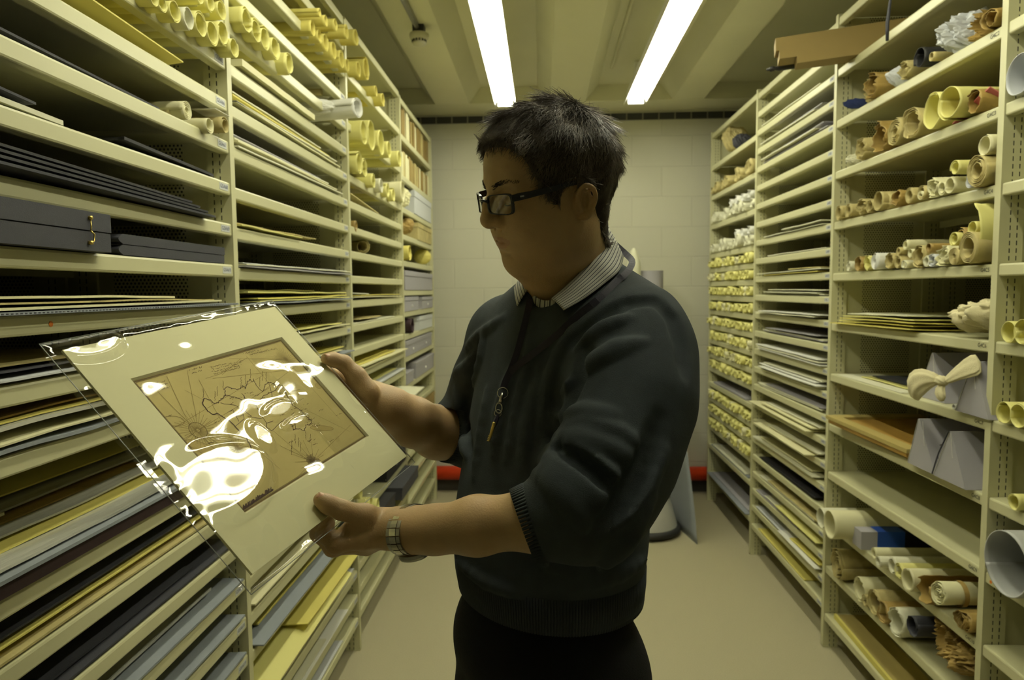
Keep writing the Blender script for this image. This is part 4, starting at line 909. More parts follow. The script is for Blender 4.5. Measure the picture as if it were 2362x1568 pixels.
def rose(cx, cy, rad, n, circ, mi=2, w=.0003):
    c = mst(*cr3((cx, cy))); R = rad/3.733*MK*.00062; s = circ/3.733*MK*.00062
    for k in range(n):
        a = 2*PI*k/n; r = R*rg.uniform(.7, 1.1); stroke([(c[0]+math.cos(a)*s*.2, c[1]+math.sin(a)*s*.2), (c[0]+math.cos(a)*r, c[1]+math.sin(a)*r)], w, mi, False)
    if circ: stroke([(c[0]+math.cos(2*PI*k/24)*s, c[1]+math.sin(2*PI*k/24)*s) for k in range(25)], .0004, 0, False)
rose(635, 815, 170, 32, 66); rose(1625, 1085, 75, 40, 0, 0, .0005); rose(1625, 1085, 190, 16, 0); rose(1388, 205, 120, 32, 0); rose(975, 960, 90, 18, 0)
for l in [[(410, 805), (1200, 340)], [(490, 905), (800, 715), (1250, 450)], [(365, 350), (620, 900)], [(285, 480), (610, 810), (1000, 1200)], [(540, 300), (620, 700)], [(640, 380), (1000, 1040)], [(120, 500), (760, 370), (1400, 300)], [(700, 370), (830, 330), (1060, 190)], [(840, 340), (1000, 200)], [(1050, 180), (1250, 420)], [(1140, 520), (1510, 240)],
          [(1388, 205), (1850, 720)], [(1600, 740), (1960, 690)], [(1625, 1085), (1950, 770)], [(1340, 950), (1625, 1085)], [(1625, 1085), (1450, 1260)], [(1520, 620), (1940, 830)], [(1280, 820), (1560, 1060)], [(900, 200), (1388, 205)], [(520, 470), (690, 560)], [(1080, 930), (1340, 1150)]]: stroke(l, .00032, 2)
def words(x, y, dx, dy, n, amp=5):
    """a line of tiny handwriting, only its rhythm"""
    pts = []; L = math.hypot(dx, dy)
    for k in range(n):
        t = k/n
        if rg.random() < .14:
            stroke(pts, .00035, 0); pts = []; continue
        pts.append((x+dx*t+rg.uniform(-2, 2), y+dy*t+rg.choice((-1, 1))*amp*rg.uniform(.3, 1)))
    stroke(pts, .00035, 0)
words(92, 458, 265, -72, 60, 7); words(115, 485, 265, -75, 60, 7); words(140, 512, 255, -72, 56, 7); words(560, 300, 110, -30, 22, 7); words(580, 325, 90, -25, 16, 6)
for k in range(4): words(735+8*k, 275+20*k, 300-20*k, -60, 54, 6)
words(1010, 160, 170, -40, 30, 7); words(1070, 170, 240, -60, 34, 7); words(340, 700, 75, -20, 16); words(715, 930, 90, -25, 16); words(845, 930, 90, -25, 16); words(830, 820, 80, -20, 14); words(960, 700, 70, -20, 12); words(770, 750, 60, -15, 10)
for k in range(9): words(1390+rg.uniform(-6, 40)+k*24, 440+k*42, 70, -22, 12, 5)
for k in range(14): x = 1400+rg.uniform(-20, 500); words(x, 640+rg.uniform(0, 330), 60, -25, 10, 5)
for k in range(26): x = 900+rg.uniform(0, 450); words(x, 480+rg.uniform(0, 230), 42, -12, 8, 5)
for x, y in [(680, 540), (780, 560), (800, 520), (850, 470), (1005, 440), (1040, 420), (1085, 370), (1165, 440), (1220, 400), (1190, 390), (1470, 930), (1500, 960), (1520, 1000), (1560, 900), (1600, 930), (1440, 980), (1440, 1030)]:
    pts = [(x+rg.uniform(-4, 4), y-k*9) for k in range(10)]; stroke(pts, .00035, 0)
for k in range(60): # hatched ground at the foot of the chart
    x = 1020+k*4.4; y = 1505-k*2.9; stroke([(x, y), (x+rg.uniform(-4, 4), y-rg.uniform(8, 46))], .0008, 1)
stroke([(1010, 1530), (1285, 1345)], .0006, 0); stroke([(1000, 1510), (1275, 1325)], .0003, 0); stroke([(1000, 1440), (1010, 1530)], .0004, 0)
def oval(cx, cy, ax, ay, rot, mi, fill=True):
    P_ = [(cx+ax*math.cos(t)*math.cos(rot)-ay*math.sin(t)*math.sin(rot), cy+ax*math.cos(t)*math.sin(rot)+ay*math.sin(t)*math.cos(rot)) for t in [2*PI*k/28 for k in range(29)]]
    stroke(P_, .0004, 2)
    if fill: draw.add([mpt(*mst(*cr3(p)), HZ-.00004) for p in P_[:-1]], [tuple(range(28))], mi)
oval(425, 735, 92, 42, .1, 3, False); oval(700, 980, 185, 42, .42, 3); oval(1700, 800, 100, 22, .05, 3); oval(1670, 435, 30, 22, .5, 3)
e0 = .0035*MK
for k, w in ((0, .0011), (1, .0003)):
    a = e0+.0016*k; stroke([(w0+a, h0+a), (w1-a, h0+a), (w1-a, h1-a), (w0+a, h1-a), (w0+a, h0+a)], w, 0, False)
mbuild(draw, 'chart_drawing', [inkm, coastm, faint, shoal], chart, fix=False)

# clear polyester sleeve: two wavy films joined at the rim
def mat_sleeve():
    m = bpy.data.materials.new('clear_polyester'); m.use_nodes = True; nt = m.node_tree
    for n in list(nt.nodes): nt.nodes.remove(n)
    out = N(nt, 'ShaderNodeOutputMaterial'); tr = N(nt, 'ShaderNodeBsdfTransparent'); gl = N(nt, 'ShaderNodeBsdfGlossy'); mx = N(nt, 'ShaderNodeMixShader'); ge = N(nt, 'ShaderNodeNewGeometry'); dt = N(nt, 'ShaderNodeVectorMath', operation='DOT_PRODUCT'); nt.links.new(ge.outputs['Normal'], dt.inputs[0]); nt.links.new(ge.outputs['Incoming'], dt.inputs[1])
    tr.inputs[0].default_value = (.99, .99, .99, 1); gl.inputs['Roughness'].default_value = .03
    c_ = mathn(nt, 'SUBTRACT', 1.0, mathn(nt, 'ABSOLUTE', dt.outputs['Value'])); F_ = mathn(nt, 'ADD', mathn(nt, 'MULTIPLY', mathn(nt, 'POWER', c_, 5.0), .9), .075)
    nt.links.new(F_, mx.inputs[0]); nt.links.new(tr.outputs[0], mx.inputs[1]); nt.links.new(gl.outputs[0], mx.inputs[2]); nt.links.new(mx.outputs[0], out.inputs[0])
    return m
SLM = mat_sleeve()
S0, S1, T0, T1 = -.0165*MK, MW+.007, -.013*MK, MH+.016
rw = random.Random(3)
waves = [(rw.uniform(0, 6.28), rw.uniform(0, 6.28), rw.uniform(.8, 1.2)) for _ in range(30)]
def bowl(u, v, lx, ly, rx, ry, w=1.0):
    """a soft dent of the film, turned to throw a lamp's light back"""
    cs, ct = mst(u, v); A = []; B = []
    for i in range(-4, 5):
        for j in range(-4, 5):
            s, t = cs+rx*i/4, ct+ry*j/4; p = mpt(s, t); V = (EYE-p).normalized(); L = (Vector((lx, ly, 2.78))-p).normalized(); n = (V+L).normalized()
            hs, ht = -n.dot(MA)/n.dot(MN), -n.dot(MBv)/n.dot(MN); x, y = s-cs, t-ct
            A.append([1, 0, 2*x, y, 0]); B.append(hs); A.append([0, 1, 0, x, 2*y]); B.append(ht)
    q = np.linalg.lstsq(np.array(A), np.array(B), rcond=None)[0]
    return cs, ct, rx, ry, q*w
BOWLS = [bowl(500, 1112, .594, 1.02, .062, .040), bowl(205, 800, -.262, 1.40, .034, .018), bowl(600, 1010, .592, 1.95, .012, .019), bowl(640, 950, .592, 2.0, .026, .011), bowl(680, 975, .645, 2.1, .022, .007)]
def hfield(s, t):
    """gentle cockling of the film: broad swells, tight ripples along the loose rims"""
    h = 0
    for k, (lam, amp) in enumerate([(.17, .0011), (.11, .00075), (.075, .00036), (.052, .00016), (.033, .00006)]):
        for j in range(2):
            th, ph, q = waves[k*2+j]
            h += amp*q*math.sin(2*PI*(s*math.cos(th+.7*j)+t*math.sin(th+.7*j))/lam+ph+1.2*math.sin(9*t+ph))
    for cs, ct, rx, ry, q in BOWLS:
        x, y = s-cs, t-ct; r = math.hypot(x/(rx*1.5), y/(ry*1.5))
        if r < 1:
            f = min(1, max(0, (1-r)/.40)); f = f*f*(3-2*f)
            h = h*(1-.76*f)+f*(q[0]*x+q[1]*y+q[2]*x*x+q[3]*x*y+q[4]*y*y)+(.0085 if rx > .05 else .005)*f
    rim = max(0, 1-min(s-S0, S1-s, t-T0, T1-t)/.030)
    for k in range(4):
        th, ph, q = waves[20+k]; lam = .015+.005*k
        h += rim*rim*.00030*math.sin(2*PI*(s*math.cos(th)+t*math.sin(th))/lam+ph+2*math.sin(40*s+ph))
    edge = min(1, min(s-S0, S1-s, t-T0, T1-t)/.016)
    return h*min(1, .35+edge), edge
ns_, nt_ = 190, 165
for side_, nm in ((1, 'sleeve_front'), (-1, 'sleeve_back')):
    vs = []
    for i in range(ns_+1):
        for j in range(nt_+1):
            s, t = S0+(S1-S0)*i/ns_, T0+(T1-T0)*j/nt_; h, ed = hfield(s if side_ > 0 else s+.13, t)
            base = .0026*ed*ed*(3-2*ed) if side_ > 0 else -(.0072*ed*ed*(3-2*ed))
            z = base+h
            if ed >= 1: z = max(z, .0006) if side_ > 0 else min(z, -.0056)
            vs.append(mpt(s, t, z if ed > 0 else -.001))
    mb = MB(); mb.add(vs, [(i*(nt_+1)+j, i*(nt_+1)+j+1, (i+1)*(nt_+1)+j+1, (i+1)*(nt_+1)+j) for i in range(ns_) for j in range(nt_)])
    mbuild(mb, nm, SLM, smooth=True, fix=False)
mb = MB(); c = [mpt(S0, T0, -.0008), mpt(S1, T0, -.0008), mpt(S1, T1, -.0008), mpt(S0, T1, -.0008)]
for p, q in zip(c, c[1:]+c[:1]): mb.tube([p, q], .0005, 6)
mbuild(mb, 'sleeve_seam', mat('seam_plastic', (.5, .52, .5), .15), smooth=True)
# ================================================================ the man: implicit-surface modelling
def cr_(pts, t):
    n = len(pts)-1; x = t*n; i = min(int(x), n-1); f = x-i
    p = [np.array(pts[max(0, min(n, j))], float) for j in (i-1, i, i+1, i+2)]
    return .5*((2*p[1])+(p[2]-p[0])*f+(2*p[0]-5*p[1]+4*p[2]-p[3])*f*f+(3*p[1]-p[0]-3*p[2]+p[3])*f**3)
class SDF:
    """a smooth union of tapered capsules and ellipsoids, meshed by surface nets"""
    def __init__(s, k=.02): s.ops = []; s.k = k
    def cone(s, a, b, ra, rb, k=None, sub=False): s.ops.append(('c', np.array(a, float), np.array(b, float), ra, rb, s.k if k is None else k, sub)); return s
    def path(s, pts, rs, k=None, sub=False):
        for i in range(len(pts)-1): s.cone(pts[i], pts[i+1], rs[i], rs[i+1], k, sub)
        return s
    def ell(s, c, r, R=None, k=None, sub=False): s.ops.append(('e', np.array(c, float), np.array(r, float), np.eye(3) if R is None else np.array(R, float), None, s.k if k is None else k, sub)); return s
    def fn(s, f, k=None, sub=False): s.ops.append(('f', f, None, None, None, s.k if k is None else k, sub)); return s
    def ev(s, P):
        d = None
        for op in s.ops:
            if op[0] == 'c':
                _, a, b, ra, rb, k, sub = op; ba = b-a; h = np.clip(((P-a)@ba)/(ba@ba), 0, 1)
                q = np.linalg.norm(P-a-h[:, None]*ba, axis=1)-(ra+(rb-ra)*h)
            elif op[0] == 'e':
                _, c, r, R, _, k, sub = op; l = (P-c)@R.T; k0 = np.linalg.norm(l/r, axis=1); k1 = np.linalg.norm(l/(r*r), axis=1)+1e-9; q = k0*(k0-1)/k1
                q = np.where(k0 < 1e-6, -min(r), q)
            else: _, f, _, _, _, k, sub = op; q = f(P)
            if d is None: d = q; continue
            if sub:
                q = -q; h = np.maximum(k-np.abs(d-q), 0)/max(k, 1e-9); d = np.maximum(d, q)+h*h*k/4
            else:
                h = np.maximum(k-np.abs(d-q), 0)/max(k, 1e-9); d = np.minimum(d, q)-h*h*k/4
        return d
    def mesh(s, lo, hi, step, post=None):
        lo = np.array(lo, float); hi = np.array(hi, float); B = 6
        nb = np.ceil((hi-lo)/(step*B)).astype(int); n = nb*B+1
        cx = [lo[i]+step*B*(np.arange(nb[i])+.5) for i in range(3)]
        G = np.stack(np.meshgrid(*cx, indexing='ij'), -1).reshape(-1, 3)
        dc = s.ev(G) if post is None else post(G, s.ev(G))
        V = np.full(n, 1.0); near = np.abs(dc) < step*B*1.6+.012
        idx = np.argwhere(near.reshape(nb))
        far = ~near.reshape(nb)
        sg = np.where(dc.reshape(nb) < 0, -1.0, 1.0)
        big = np.repeat(np.repeat(np.repeat(sg, B, 0), B, 1), B, 2); V[:-1, :-1, :-1] = big; V[-1] = 1; V[:, -1] = 1; V[:, :, -1] = 1
        o = np.stack(np.meshgrid(*[np.arange(B+1)]*3, indexing='ij'), -1).reshape(-1, 3)
        for c0 in range(0, len(idx), 1500):
            ii = (idx[c0:c0+1500, None, :]*B+o[None]).reshape(-1, 3)
            P = lo+ii*step; d = s.ev(P)
            if post is not None: d = post(P, d)
            V[ii[:, 0], ii[:, 1], ii[:, 2]] = d
        ins = V < 0
        ne = [V.shape[0]-1, V.shape[1]-1, V.shape[2]-1]
        acc = np.zeros((*ne, 3)); cnt = np.zeros(ne)
        corners = [(i, j, k) for i in (0, 1) for j in (0, 1) for k in (0, 1)]
        for a in corners:
            for ax in range(3):
                if a[ax]: continue
                b = list(a); b[ax] = 1
                va = V[a[0]:a[0]+ne[0], a[1]:a[1]+ne[1], a[2]:a[2]+ne[2]]; vb = V[b[0]:b[0]+ne[0], b[1]:b[1]+ne[1], b[2]:b[2]+ne[2]]
                m = (va < 0) != (vb < 0); t = np.where(m, va/(va-vb+1e-20), 0)
                for q in range(3): acc[..., q] += np.where(m, a[q]+(t if q == ax else 0), 0)
                cnt += m
        act = cnt > 0; vid = np.full(ne, -1); vid[act] = np.arange(act.sum())
        ijk = np.argwhere(act); pos = lo+(ijk+acc[act]/cnt[act][:, None])*step
        fs = []
        for ax in range(3):
            A, Bx = [(1, 2), (2, 0), (0, 1)][ax]
            sl0 = [slice(None)]*3; sl1 = [slice(None)]*3; sl0[ax] = slice(0, -1); sl1[ax] = slice(1, None)
            m = ins[tuple(sl0)] != ins[tuple(sl1)]; e = np.argwhere(m)
            e = e[(e[:, A] > 0) & (e[:, Bx] > 0) & (e[:, A] < ne[A]) & (e[:, Bx] < ne[Bx])]
            flip = ins[e[:, 0], e[:, 1], e[:, 2]]
            def g(da, db):
                q = e.copy(); q[:, A] -= da; q[:, Bx] -= db; return vid[q[:, 0], q[:, 1], q[:, 2]]
            quad = np.stack([g(1, 1), g(0, 1), g(0, 0), g(1, 0)], 1)
            quad = np.where(flip[:, None], quad, quad[:, ::-1])
            fs.append(quad[(quad >= 0).all(1)])
        return pos, np.concatenate(fs)
def np_mesh(name, pos, fs, m, parent=None, rel=None):
    me = bpy.data.meshes.new(name); p = pos if rel is None else pos-np.array(rel)
    me.vertices.add(len(p)); me.vertices.foreach_set('co', p.astype(np.float32).ravel())
    me.loops.add(fs.size); me.loops.foreach_set('vertex_index', fs.astype(np.int32).ravel())
    me.polygons.add(len(fs)); me.polygons.foreach_set('loop_start', np.arange(0, fs.size, fs.shape[1], dtype=np.int32))
    me.polygons.foreach_set('use_smooth', np.ones(len(fs), bool)); me.update(calc_edges=True); me.validate()
    for q in (m if isinstance(m, list) else [m]): me.materials.append(q)
    o = bpy.data.objects.new(name, me); COL.objects.link(o)
    if parent: o.parent = parent
    return o
def relax(pos, fs, it=2, w=.5):
    n = len(pos); e = np.concatenate([fs[:, [0, 1]], fs[:, [1, 2]], fs[:, [2, 3]], fs[:, [3, 0]]])
    for _ in range(it):
        acc = np.zeros_like(pos); c = np.zeros(n)
        for a, b in ((0, 1), (1, 0)):
            for q in range(3): acc[:, q] += np.bincount(e[:, a], pos[e[:, b], q], n)
            c += np.bincount(e[:, a], minlength=n)
        pos = pos*(1-w)+w*acc/np.maximum(c, 1)[:, None]
    return pos
def P(u, v, y): return np.array(at(u, v, y=y))
MAN = (.02, 1.07, 0.0)
man = empty('person', MAN)
tag(man, 'man with glasses in a dark grey jumper and striped shirt, looking down at a map', 'person')
skin = mat('skin', (.46, .305, .145), .5, var=.10, scale=22, bump=.10, bscale=420, sub=.06)
hairm = mat('hair', (.050, .041, .030), .85, spec=.15, var=.35, scale=40)
knit = mat('slate_jumper', (.041, .050, .055), .9, var=.12, scale=30, bump=.25, bscale=900, spec=.2)
def ribmat():
    m, nt, b = nmat('ribbed_knit'); b.inputs['Base Color'].default_value = (.045, .053, .058, 1); b.inputs['Roughness'].default_value = .9; b.inputs['Specular IOR Level'].default_value = .2
    return m
# ---- head -----------------------------------------------------------------------------------
HO = np.array([.0150, 1.0400, 1.6975])
def hbasis(psi=.475, th=.20, ph=-.15):
    f = np.array([-math.cos(psi)*math.cos(th), -math.sin(psi)*math.cos(th), -math.sin(th)]); l = np.array([math.sin(psi), -math.cos(psi), 0]); u = np.cross(f, l)
    return np.stack([f, l*math.cos(ph)+u*math.sin(ph), np.cross(f, l*math.cos(ph)+u*math.sin(ph))])
HB = hbasis(); HS = .985
def H2W(p): return HO+(np.array(p, float)@HB)*HS
def W2H(p): return ((np.array(p)-HO)@HB.T)/HS
h = SDF(.02)
h.ell((-.009, 0, .038), (.095, .077, .090)); h.ell((.039, 0, .050), (.060, .064, .058), k=.03); h.ell((.036, 0, -.020), (.056, .061, .070), k=.03)
h.ell((.028, 0, -.062), (.054, .060, .040), k=.03); h.ell((.066, 0, -.087), (.022, .027, .019), k=.022)
for s in (-1, 1):
    h.ell((.056, s*.037, -.034), (.032, .027, .034), k=.025); h.ell((.010, s*.055, -.055), (.040, .022, .042), k=.03)
    h.cone((.090, s*.010, .030), (.078, s*.044, .033), .0095, .008, k=.014)
h.ell((.068, 0, -.048), (.025, .030, .026), k=.02)
for s in (-1, 1): h.ell((.098, s*.034, .008), (.016, .019, .0125), k=.012, sub=True)
for s in (-1, 1): h.ell((.0765, s*.032, .0085), (.0150, .0150, .0135), k=.004); h.cone((.0905, s*.022, .0035), (.087, s*.044, .0030), .0012, .0012, k=.003, sub=True)
for s in (-1, 1): h.cone((.086, s*.021, -.008), (.078, s*.046, -.008), .0035, .003, k=.010)
h.cone((.092, 0, .022), (.104, 0, .002), .0085, .0095, k=.010); h.cone((.104, 0, .002), (.1095, 0, -.015), .0095, .0115, k=.010)
h.ell((.1075, 0, -.0205), (.0130, .0125, .0110), k=.008)
for s in (-1, 1): h.ell((.095, s*.0145, -.0235), (.0120, .0072, .0085), k=.008); h.ell((.0990, s*.0105, -.0335), (.0062, .0034, .0036), k=.002, sub=True); h.cone((.086, s*.0225, -.022), (.086, s*.0240, -.032), .0006, .0008, k=.006, sub=True)
skull_ops = list(h.ops[:4])+[o for o in h.ops[5:9]]
# lips
up = [(.0795, -.0285, -.0525), (.0900, -.011, -.0480), (.0930, 0, -.0490), (.0900, .011, -.0480), (.0795, .0285, -.0525)]
lo_ = [(.0790, -.026, -.0540), (.0890, -.010, -.0580), (.0908, 0, -.0585), (.0890, .010, -.0580), (.0790, .026, -.0540)]
h.path(up, [.002, .0045, .0046, .0045, .002], k=.006); h.path(lo_, [.002, .0052, .0060, .0052, .002], k=.006)
h.path([(.0835, -.0300, -.0535), (.0960, -.010, -.0530), (.0975, 0, -.0534), (.0960, .010, -.0530), (.0835, .0300, -.0535)], [.0016, .0011, .0011, .0011, .0016], k=.0025, sub=True)
h.ell((.094, 0, -.0725), (.008, .016, .0035), k=.010, sub=True)
# ears
for s in (-1, 1):
    R = np.array([[math.cos(.25), -s*math.sin(.25), 0], [s*math.sin(.25), math.cos(.25), 0], [0, 0, 1]]); EK = .80
    c = np.array([-.003, s*.0765, -.008]); W3 = lambda *q: c+np.array(q)*np.array([EK, 1, EK])
    h.ell(W3(-.004, s*.003, .002), (.0175*EK, .0060, .029*EK), R, k=.004)
    rim = [W3(*q) for q in ((.008, s*.002, .006), (.008, s*.008, .020), (-.004, s*.012, .030), (-.016, s*.0155, .024), (-.021, s*.0155, .008), (-.016, s*.012, -.010), (-.006, s*.008, -.024), (.003, s*.003, -.026))]
    rr8 = [.0024, .0028, .0030, .0032, .0030, .0030, .0050, .0040]; ri = [np.array(cr_(rim, t/28)) for t in range(29)]; h.path(ri, list(np.interp(np.linspace(0, 7, 29), range(8), rr8)), k=.002)
    h.ell(W3(-.003, s*.0120, .002), (.0090*EK, .0095, .0165*EK), R, k=.002, sub=True); h.cone(W3(.0065, s*.004, -.003), W3(.0065, s*.007, -.012), .0024, .0032, k=.003)
    h.path([W3(-.012, s*.010, .020), W3(-.014, s*.011, .004), W3(-.009, s*.009, -.010)], [.0018, .0024, .0018], k=.003)
# neck, jowl; in world space the neck runs down into the collar
nb = W2H(P(1322, 690, 1.09)); h.cone((-.024, 0, -.045), nb, .055, .060, k=.035); skull_ops.append(h.ops[-1]); h.ell((.030, 0, -.095), (.046, .046, .026), k=.03); h.cone((.014, 0, -.10), nb+np.array([.030, 0, -.005]), .042, .044, k=.03)
hp, hf = h.mesh((-.13, -.11, -.24), (.145, .11, .145), .0019)
hp = relax(hp, hf, 1, .4); hp = HO+(hp@HB)*HS
# ---- hair -----------------------------------------------------------------------------------
Ug = np.array([-.10, -.07, -.045, -.020, -.012, -.008, .0, .02, .04, .07, .09, .12, .15]); Gg = np.array([-.08, -.055, -.035, -.025, .0, .036, .041, .051, .061, .072, .080, .092, .10])
def hair_post(P_, d):
    F, S, U = P_[:, 0], P_[:, 1], P_[:, 2]
    lump = .0015*np.sin(F*95+S*60)+.0010*np.sin(S*120-U*70+2)+.0012*np.sin(F*210+U*190)
    d = d+lump
    wid = np.clip(np.abs(S)/.07, 0, 1); g = np.interp(U, Ug, Gg)+.020*(1-wid)*np.clip((U-.06)/.03, 0, 1)
    ear = np.sqrt(((F+.000)/.026)**2+((U+.004)/.032)**2)
    d = np.maximum(d, (F-g)*.8)
    d = np.maximum(d, np.where(np.abs(S) > .045, (1-ear)*.02, -1))
    d = np.maximum(d, -(U+.088))
    return d
hbase = SDF(.02); hbase.ops = skull_ops
def hair_thick(X): return .0030+.0080*np.clip((X[:, 2]-.0)/.10, 0, 1)+.003*np.clip((-X[:, 0]-.03)/.06, 0, 1)*np.clip((.12-X[:, 2])/.1, 0, 1)
hr = SDF(.03); hr.fn(lambda X: hbase.ev(X)-hair_thick(X))
gp, gf = hr.mesh((-.14, -.11, -.12), (.12, .11, .16), .0030, hair_post); gp = relax(gp, gf, 1, .5)
gw = HO+(gp@HB)*HS
hair = np_mesh('hair', gw, gf, hairm, man, MAN)
# strands combed from the crown
rs = np.random.RandomState(4)
fn = np.cross(gp[gf[:, 1]]-gp[gf[:, 0]], gp[gf[:, 2]]-gp[gf[:, 0]]); fl = np.linalg.norm(fn, axis=1); cen = gp[gf].mean(1)
ok = (fl > 1e-12) & (cen[:, 0]*.0 == 0); pr = fl*ok
dF = (cen-np.array([-.014, 0, .042]))/np.array([.108, .0835, .1]); outer = np.abs(hbase.ev(cen)-hair_thick(cen)) < .012; pr = pr*outer; pr /= pr.sum()
pick = rs.choice(len(gf), 27000, p=pr)
c = cen[pick]; nrm = fn[pick]/fl[pick][:, None]
wh = np.array([-.045, .01, .135]); dv = c-wh; dv[:, 2] -= .02; dv[:, 2] -= .35*np.clip(.10-c[:, 2], 0, 1); dv += rs.normal(0, .017, dv.shape)
dv[:, 0] += .03*(c[:, 2] > .07)
dv -= (dv*nrm).sum(1)[:, None]*nrm; dv /= np.linalg.norm(dv, axis=1)[:, None]+1e-9
top = np.clip((c[:, 2]-.0)/.10, 0, 1); ln = (.013+.022*top)*rs.uniform(.6, 1.3, len(c))*np.where(c[:, 0] > .055, .55, 1); lift = (.02+.08*top*(c[:, 0] > -.06)*(c[:, 0] < .06))*rs.uniform(.3, 1.5, len(c))
sd = np.cross(dv, nrm); vv = []; K = 5
for k in range(K):
    t = k/(K-1); ctr = c-nrm*.0015+dv*(ln*t)[:, None]+nrm*(ln*lift*(t-.6*t*t))[:, None]+sd*(ln*.15*t*t*rs.uniform(-1, 1, len(c)))[:, None]
    rr = .00056*(1-.75*t)
    for j in range(3):
        a = 2*PI*j/3; vv.append(ctr+(sd*math.cos(a)+nrm*math.sin(a))*rr)
vv = np.stack(vv, 1); nS = len(c); base = (np.arange(nS)*K*3)[:, None]
ff = np.concatenate([base+np.array([k*3+j, k*3+(j+1) % 3, (k+1)*3+(j+1) % 3, (k+1)*3+j]) for k in range(K-1) for j in range(3)])
sw = HO+(vv.reshape(-1, 3)@HB)*HS
strandm = mat('hair_strands', (.125, .10, .072), .40, var=.45, scale=60)
np_mesh('hair_strands', sw, ff, strandm, hair, None).matrix_parent_inverse = Matrix.Translation([0, 0, 0]) ; bpy.data.objects['hair_strands'].location = [-q for q in MAN]
# eyebrows
mb = MB()
for s in (-1, 1):
    for k in range(260):
        t = rs.rand(); p = np.array([.1035-.020*t**1.5-.003*rs.rand(), s*(.010+.040*t), .0270+.006*math.sin(t*2.4)+rs.uniform(-.0035, .0035)*(1-.5*t)])
        q = p+np.array([-.001, s*.007, .0012+.002*rs.rand()]); mb.tube([Vector(H2W(p))-Vector(MAN), Vector(H2W(q))-Vector(MAN)], [.0005, .0002], 3)
mb.build('eyebrows', hairm, man)
# ---- arms and hands ---------------------------------------------------------------------------
def q3(u, v, hgt=0):
    r = at(u, v, y=1)-EYE; return np.array(EYE+r*((MO+MN*hgt-EYE).dot(MN)/r.dot(MN)))
la = SDF(.012)
EL = P(1378, 1168, .800); WL = P(942, 1222, .862)
fa = [EL, P(1250, 1196, .800), P(1100, 1212, .830), P(1000, 1222, .850), P(942, 1224, .862), P(905, 1222, .868)]
la.path(fa, [.038, .0365, .0325, .0250, .0225, .0225], k=.02)
la.path([p+np.array([0, .014, -.004]) for p in fa[2:]], [.030, .0235, .0215, .021], k=.02)
la.path([p+np.array([0, .026, -.004]) for p in fa[3:]], [.018, .0185, .0195], k=.02)
# metacarpals fanning into the palm
MCP = [q3(838, 1243, -.004), q3(836, 1252, -.024), q3(838, 1258, -.044), q3(846, 1262, -.062)]
for k, m_ in enumerate(MCP): la.cone(fa[-1]+np.array([0, .006+.011*k, -.004*k]), m_, .0185-.001*k, .0155-.0012*k, k=.014)
la.ell(q3(862, 1215, .0), (.030, .022, .020), k=.014)
la.path([q3(880, 1208, .006), q3(846, 1206, .004), q3(820, 1214, -.002)], [.0175, .0150, .0110], k=.012)
th = [q3(890, 1212, .010), q3(842, 1190, .016), q3(788, 1176, .0145), q3(757, 1163, .0115), q3(739, 1152, .0105)]
la.path(th, [.0185, .0150, .0118, .0112, .0090], k=.008)
def finger(sdf, pts, r0, k=.005):
    rs_ = [r0*1.12, r0*1.02, r0*.92, r0*.80]; sdf.path(pts, rs_, k); sdf.ell(pts[1], (r0*1.06,)*3, k=.004); sdf.ell(pts[2], (r0*.97,)*3, k=.004)
finger(la, [MCP[0], q3(775, 1256, -.022), q3(748, 1232, -.030), q3(757, 1206, -.024)], .0110)
finger(la, [MCP[1], q3(768, 1262, -.045), q3(735, 1230, -.050), q3(742, 1202, -.032)], .0112)
finger(la, [MCP[2], q3(774, 1262, -.066), q3(738, 1232, -.068), q3(738, 1206, -.044)], .0104)
finger(la, [MCP[3], q3(790, 1262, -.082), q3(758, 1236, -.086), q3(750, 1214, -.064)], .0090)
la.path([q3(868, 1212, .0), q3(836, 1216, -.004), q3(800, 1228, -.014)], [.0175, .0150, .0105], k=.012)
for u, v in ((787, 1168), (790, 1165)): la.cone(q3(u, v, .0265), q3(u+2, v+10, .0265), .0010, .0010, k=.003, sub=True)
lo = np.min([p for p in fa]+MCP+th, 0)-.055; hi = np.max([p for p in fa]+MCP+th, 0)+.06; lo[1] -= .0; hi[1] += .06
ap, af = la.mesh(lo, hi, .0021); ap = relax(ap, af, 1, .4)
ra = SDF(.012)
WRr = q3(851, 914, -.012); ER = P(1098, 1004, 1.285)
fr_ = [ER, P(1010, 997, 1.235), P(948, 972, 1.180), P(893, 940, 1.130), WRr]
ra.path(fr_, [.052, .0465, .0405, .0300, .0240], k=.02); ra.path([p+np.array([.006, .014, -.004]) for p in fr_[2:]], [.034, .027, .023], k=.02)
RM = [q3(812, 884, -.018), q3(822, 892, -.036), q3(830, 902, -.052), q3(838, 912, -.066)]
for k, m_ in enumerate(RM): ra.cone(WRr+np.array([.0, .004+.008*k, -.003*k]), m_, .020-.001*k, .0150-.001*k, k=.014)
rt = [q3(846, 904, .004), q3(822, 868, .010), q3(793, 837, .0125), q3(768, 829, .0115), q3(753, 827, .0105)]
ra.path(rt, [.0205, .0158, .0125, .0112, .0092], k=.007)
finger(ra, [RM[0], q3(786, 868, -.026), q3(755, 858, -.026), q3(733, 852, -.020)], .0108)
finger(ra, [RM[1], q3(778, 886, -.046), q3(742, 876, -.042), q3(716, 868, -.022)], .0110)
finger(ra, [RM[2], q3(780, 902, -.060), q3(744, 894, -.054), q3(716, 888, -.026)], .0102)
finger(ra, [RM[3], q3(790, 918, -.070), q3(758, 912, -.064), q3(734, 906, -.034)], .0088)
for q in ((812, 846), (808, 851)): ra.cone(q3(q[0]-7, q[1]-6, .026), q3(q[0]+8, q[1]+4, .026), .0009, .0009, k=.003, sub=True)
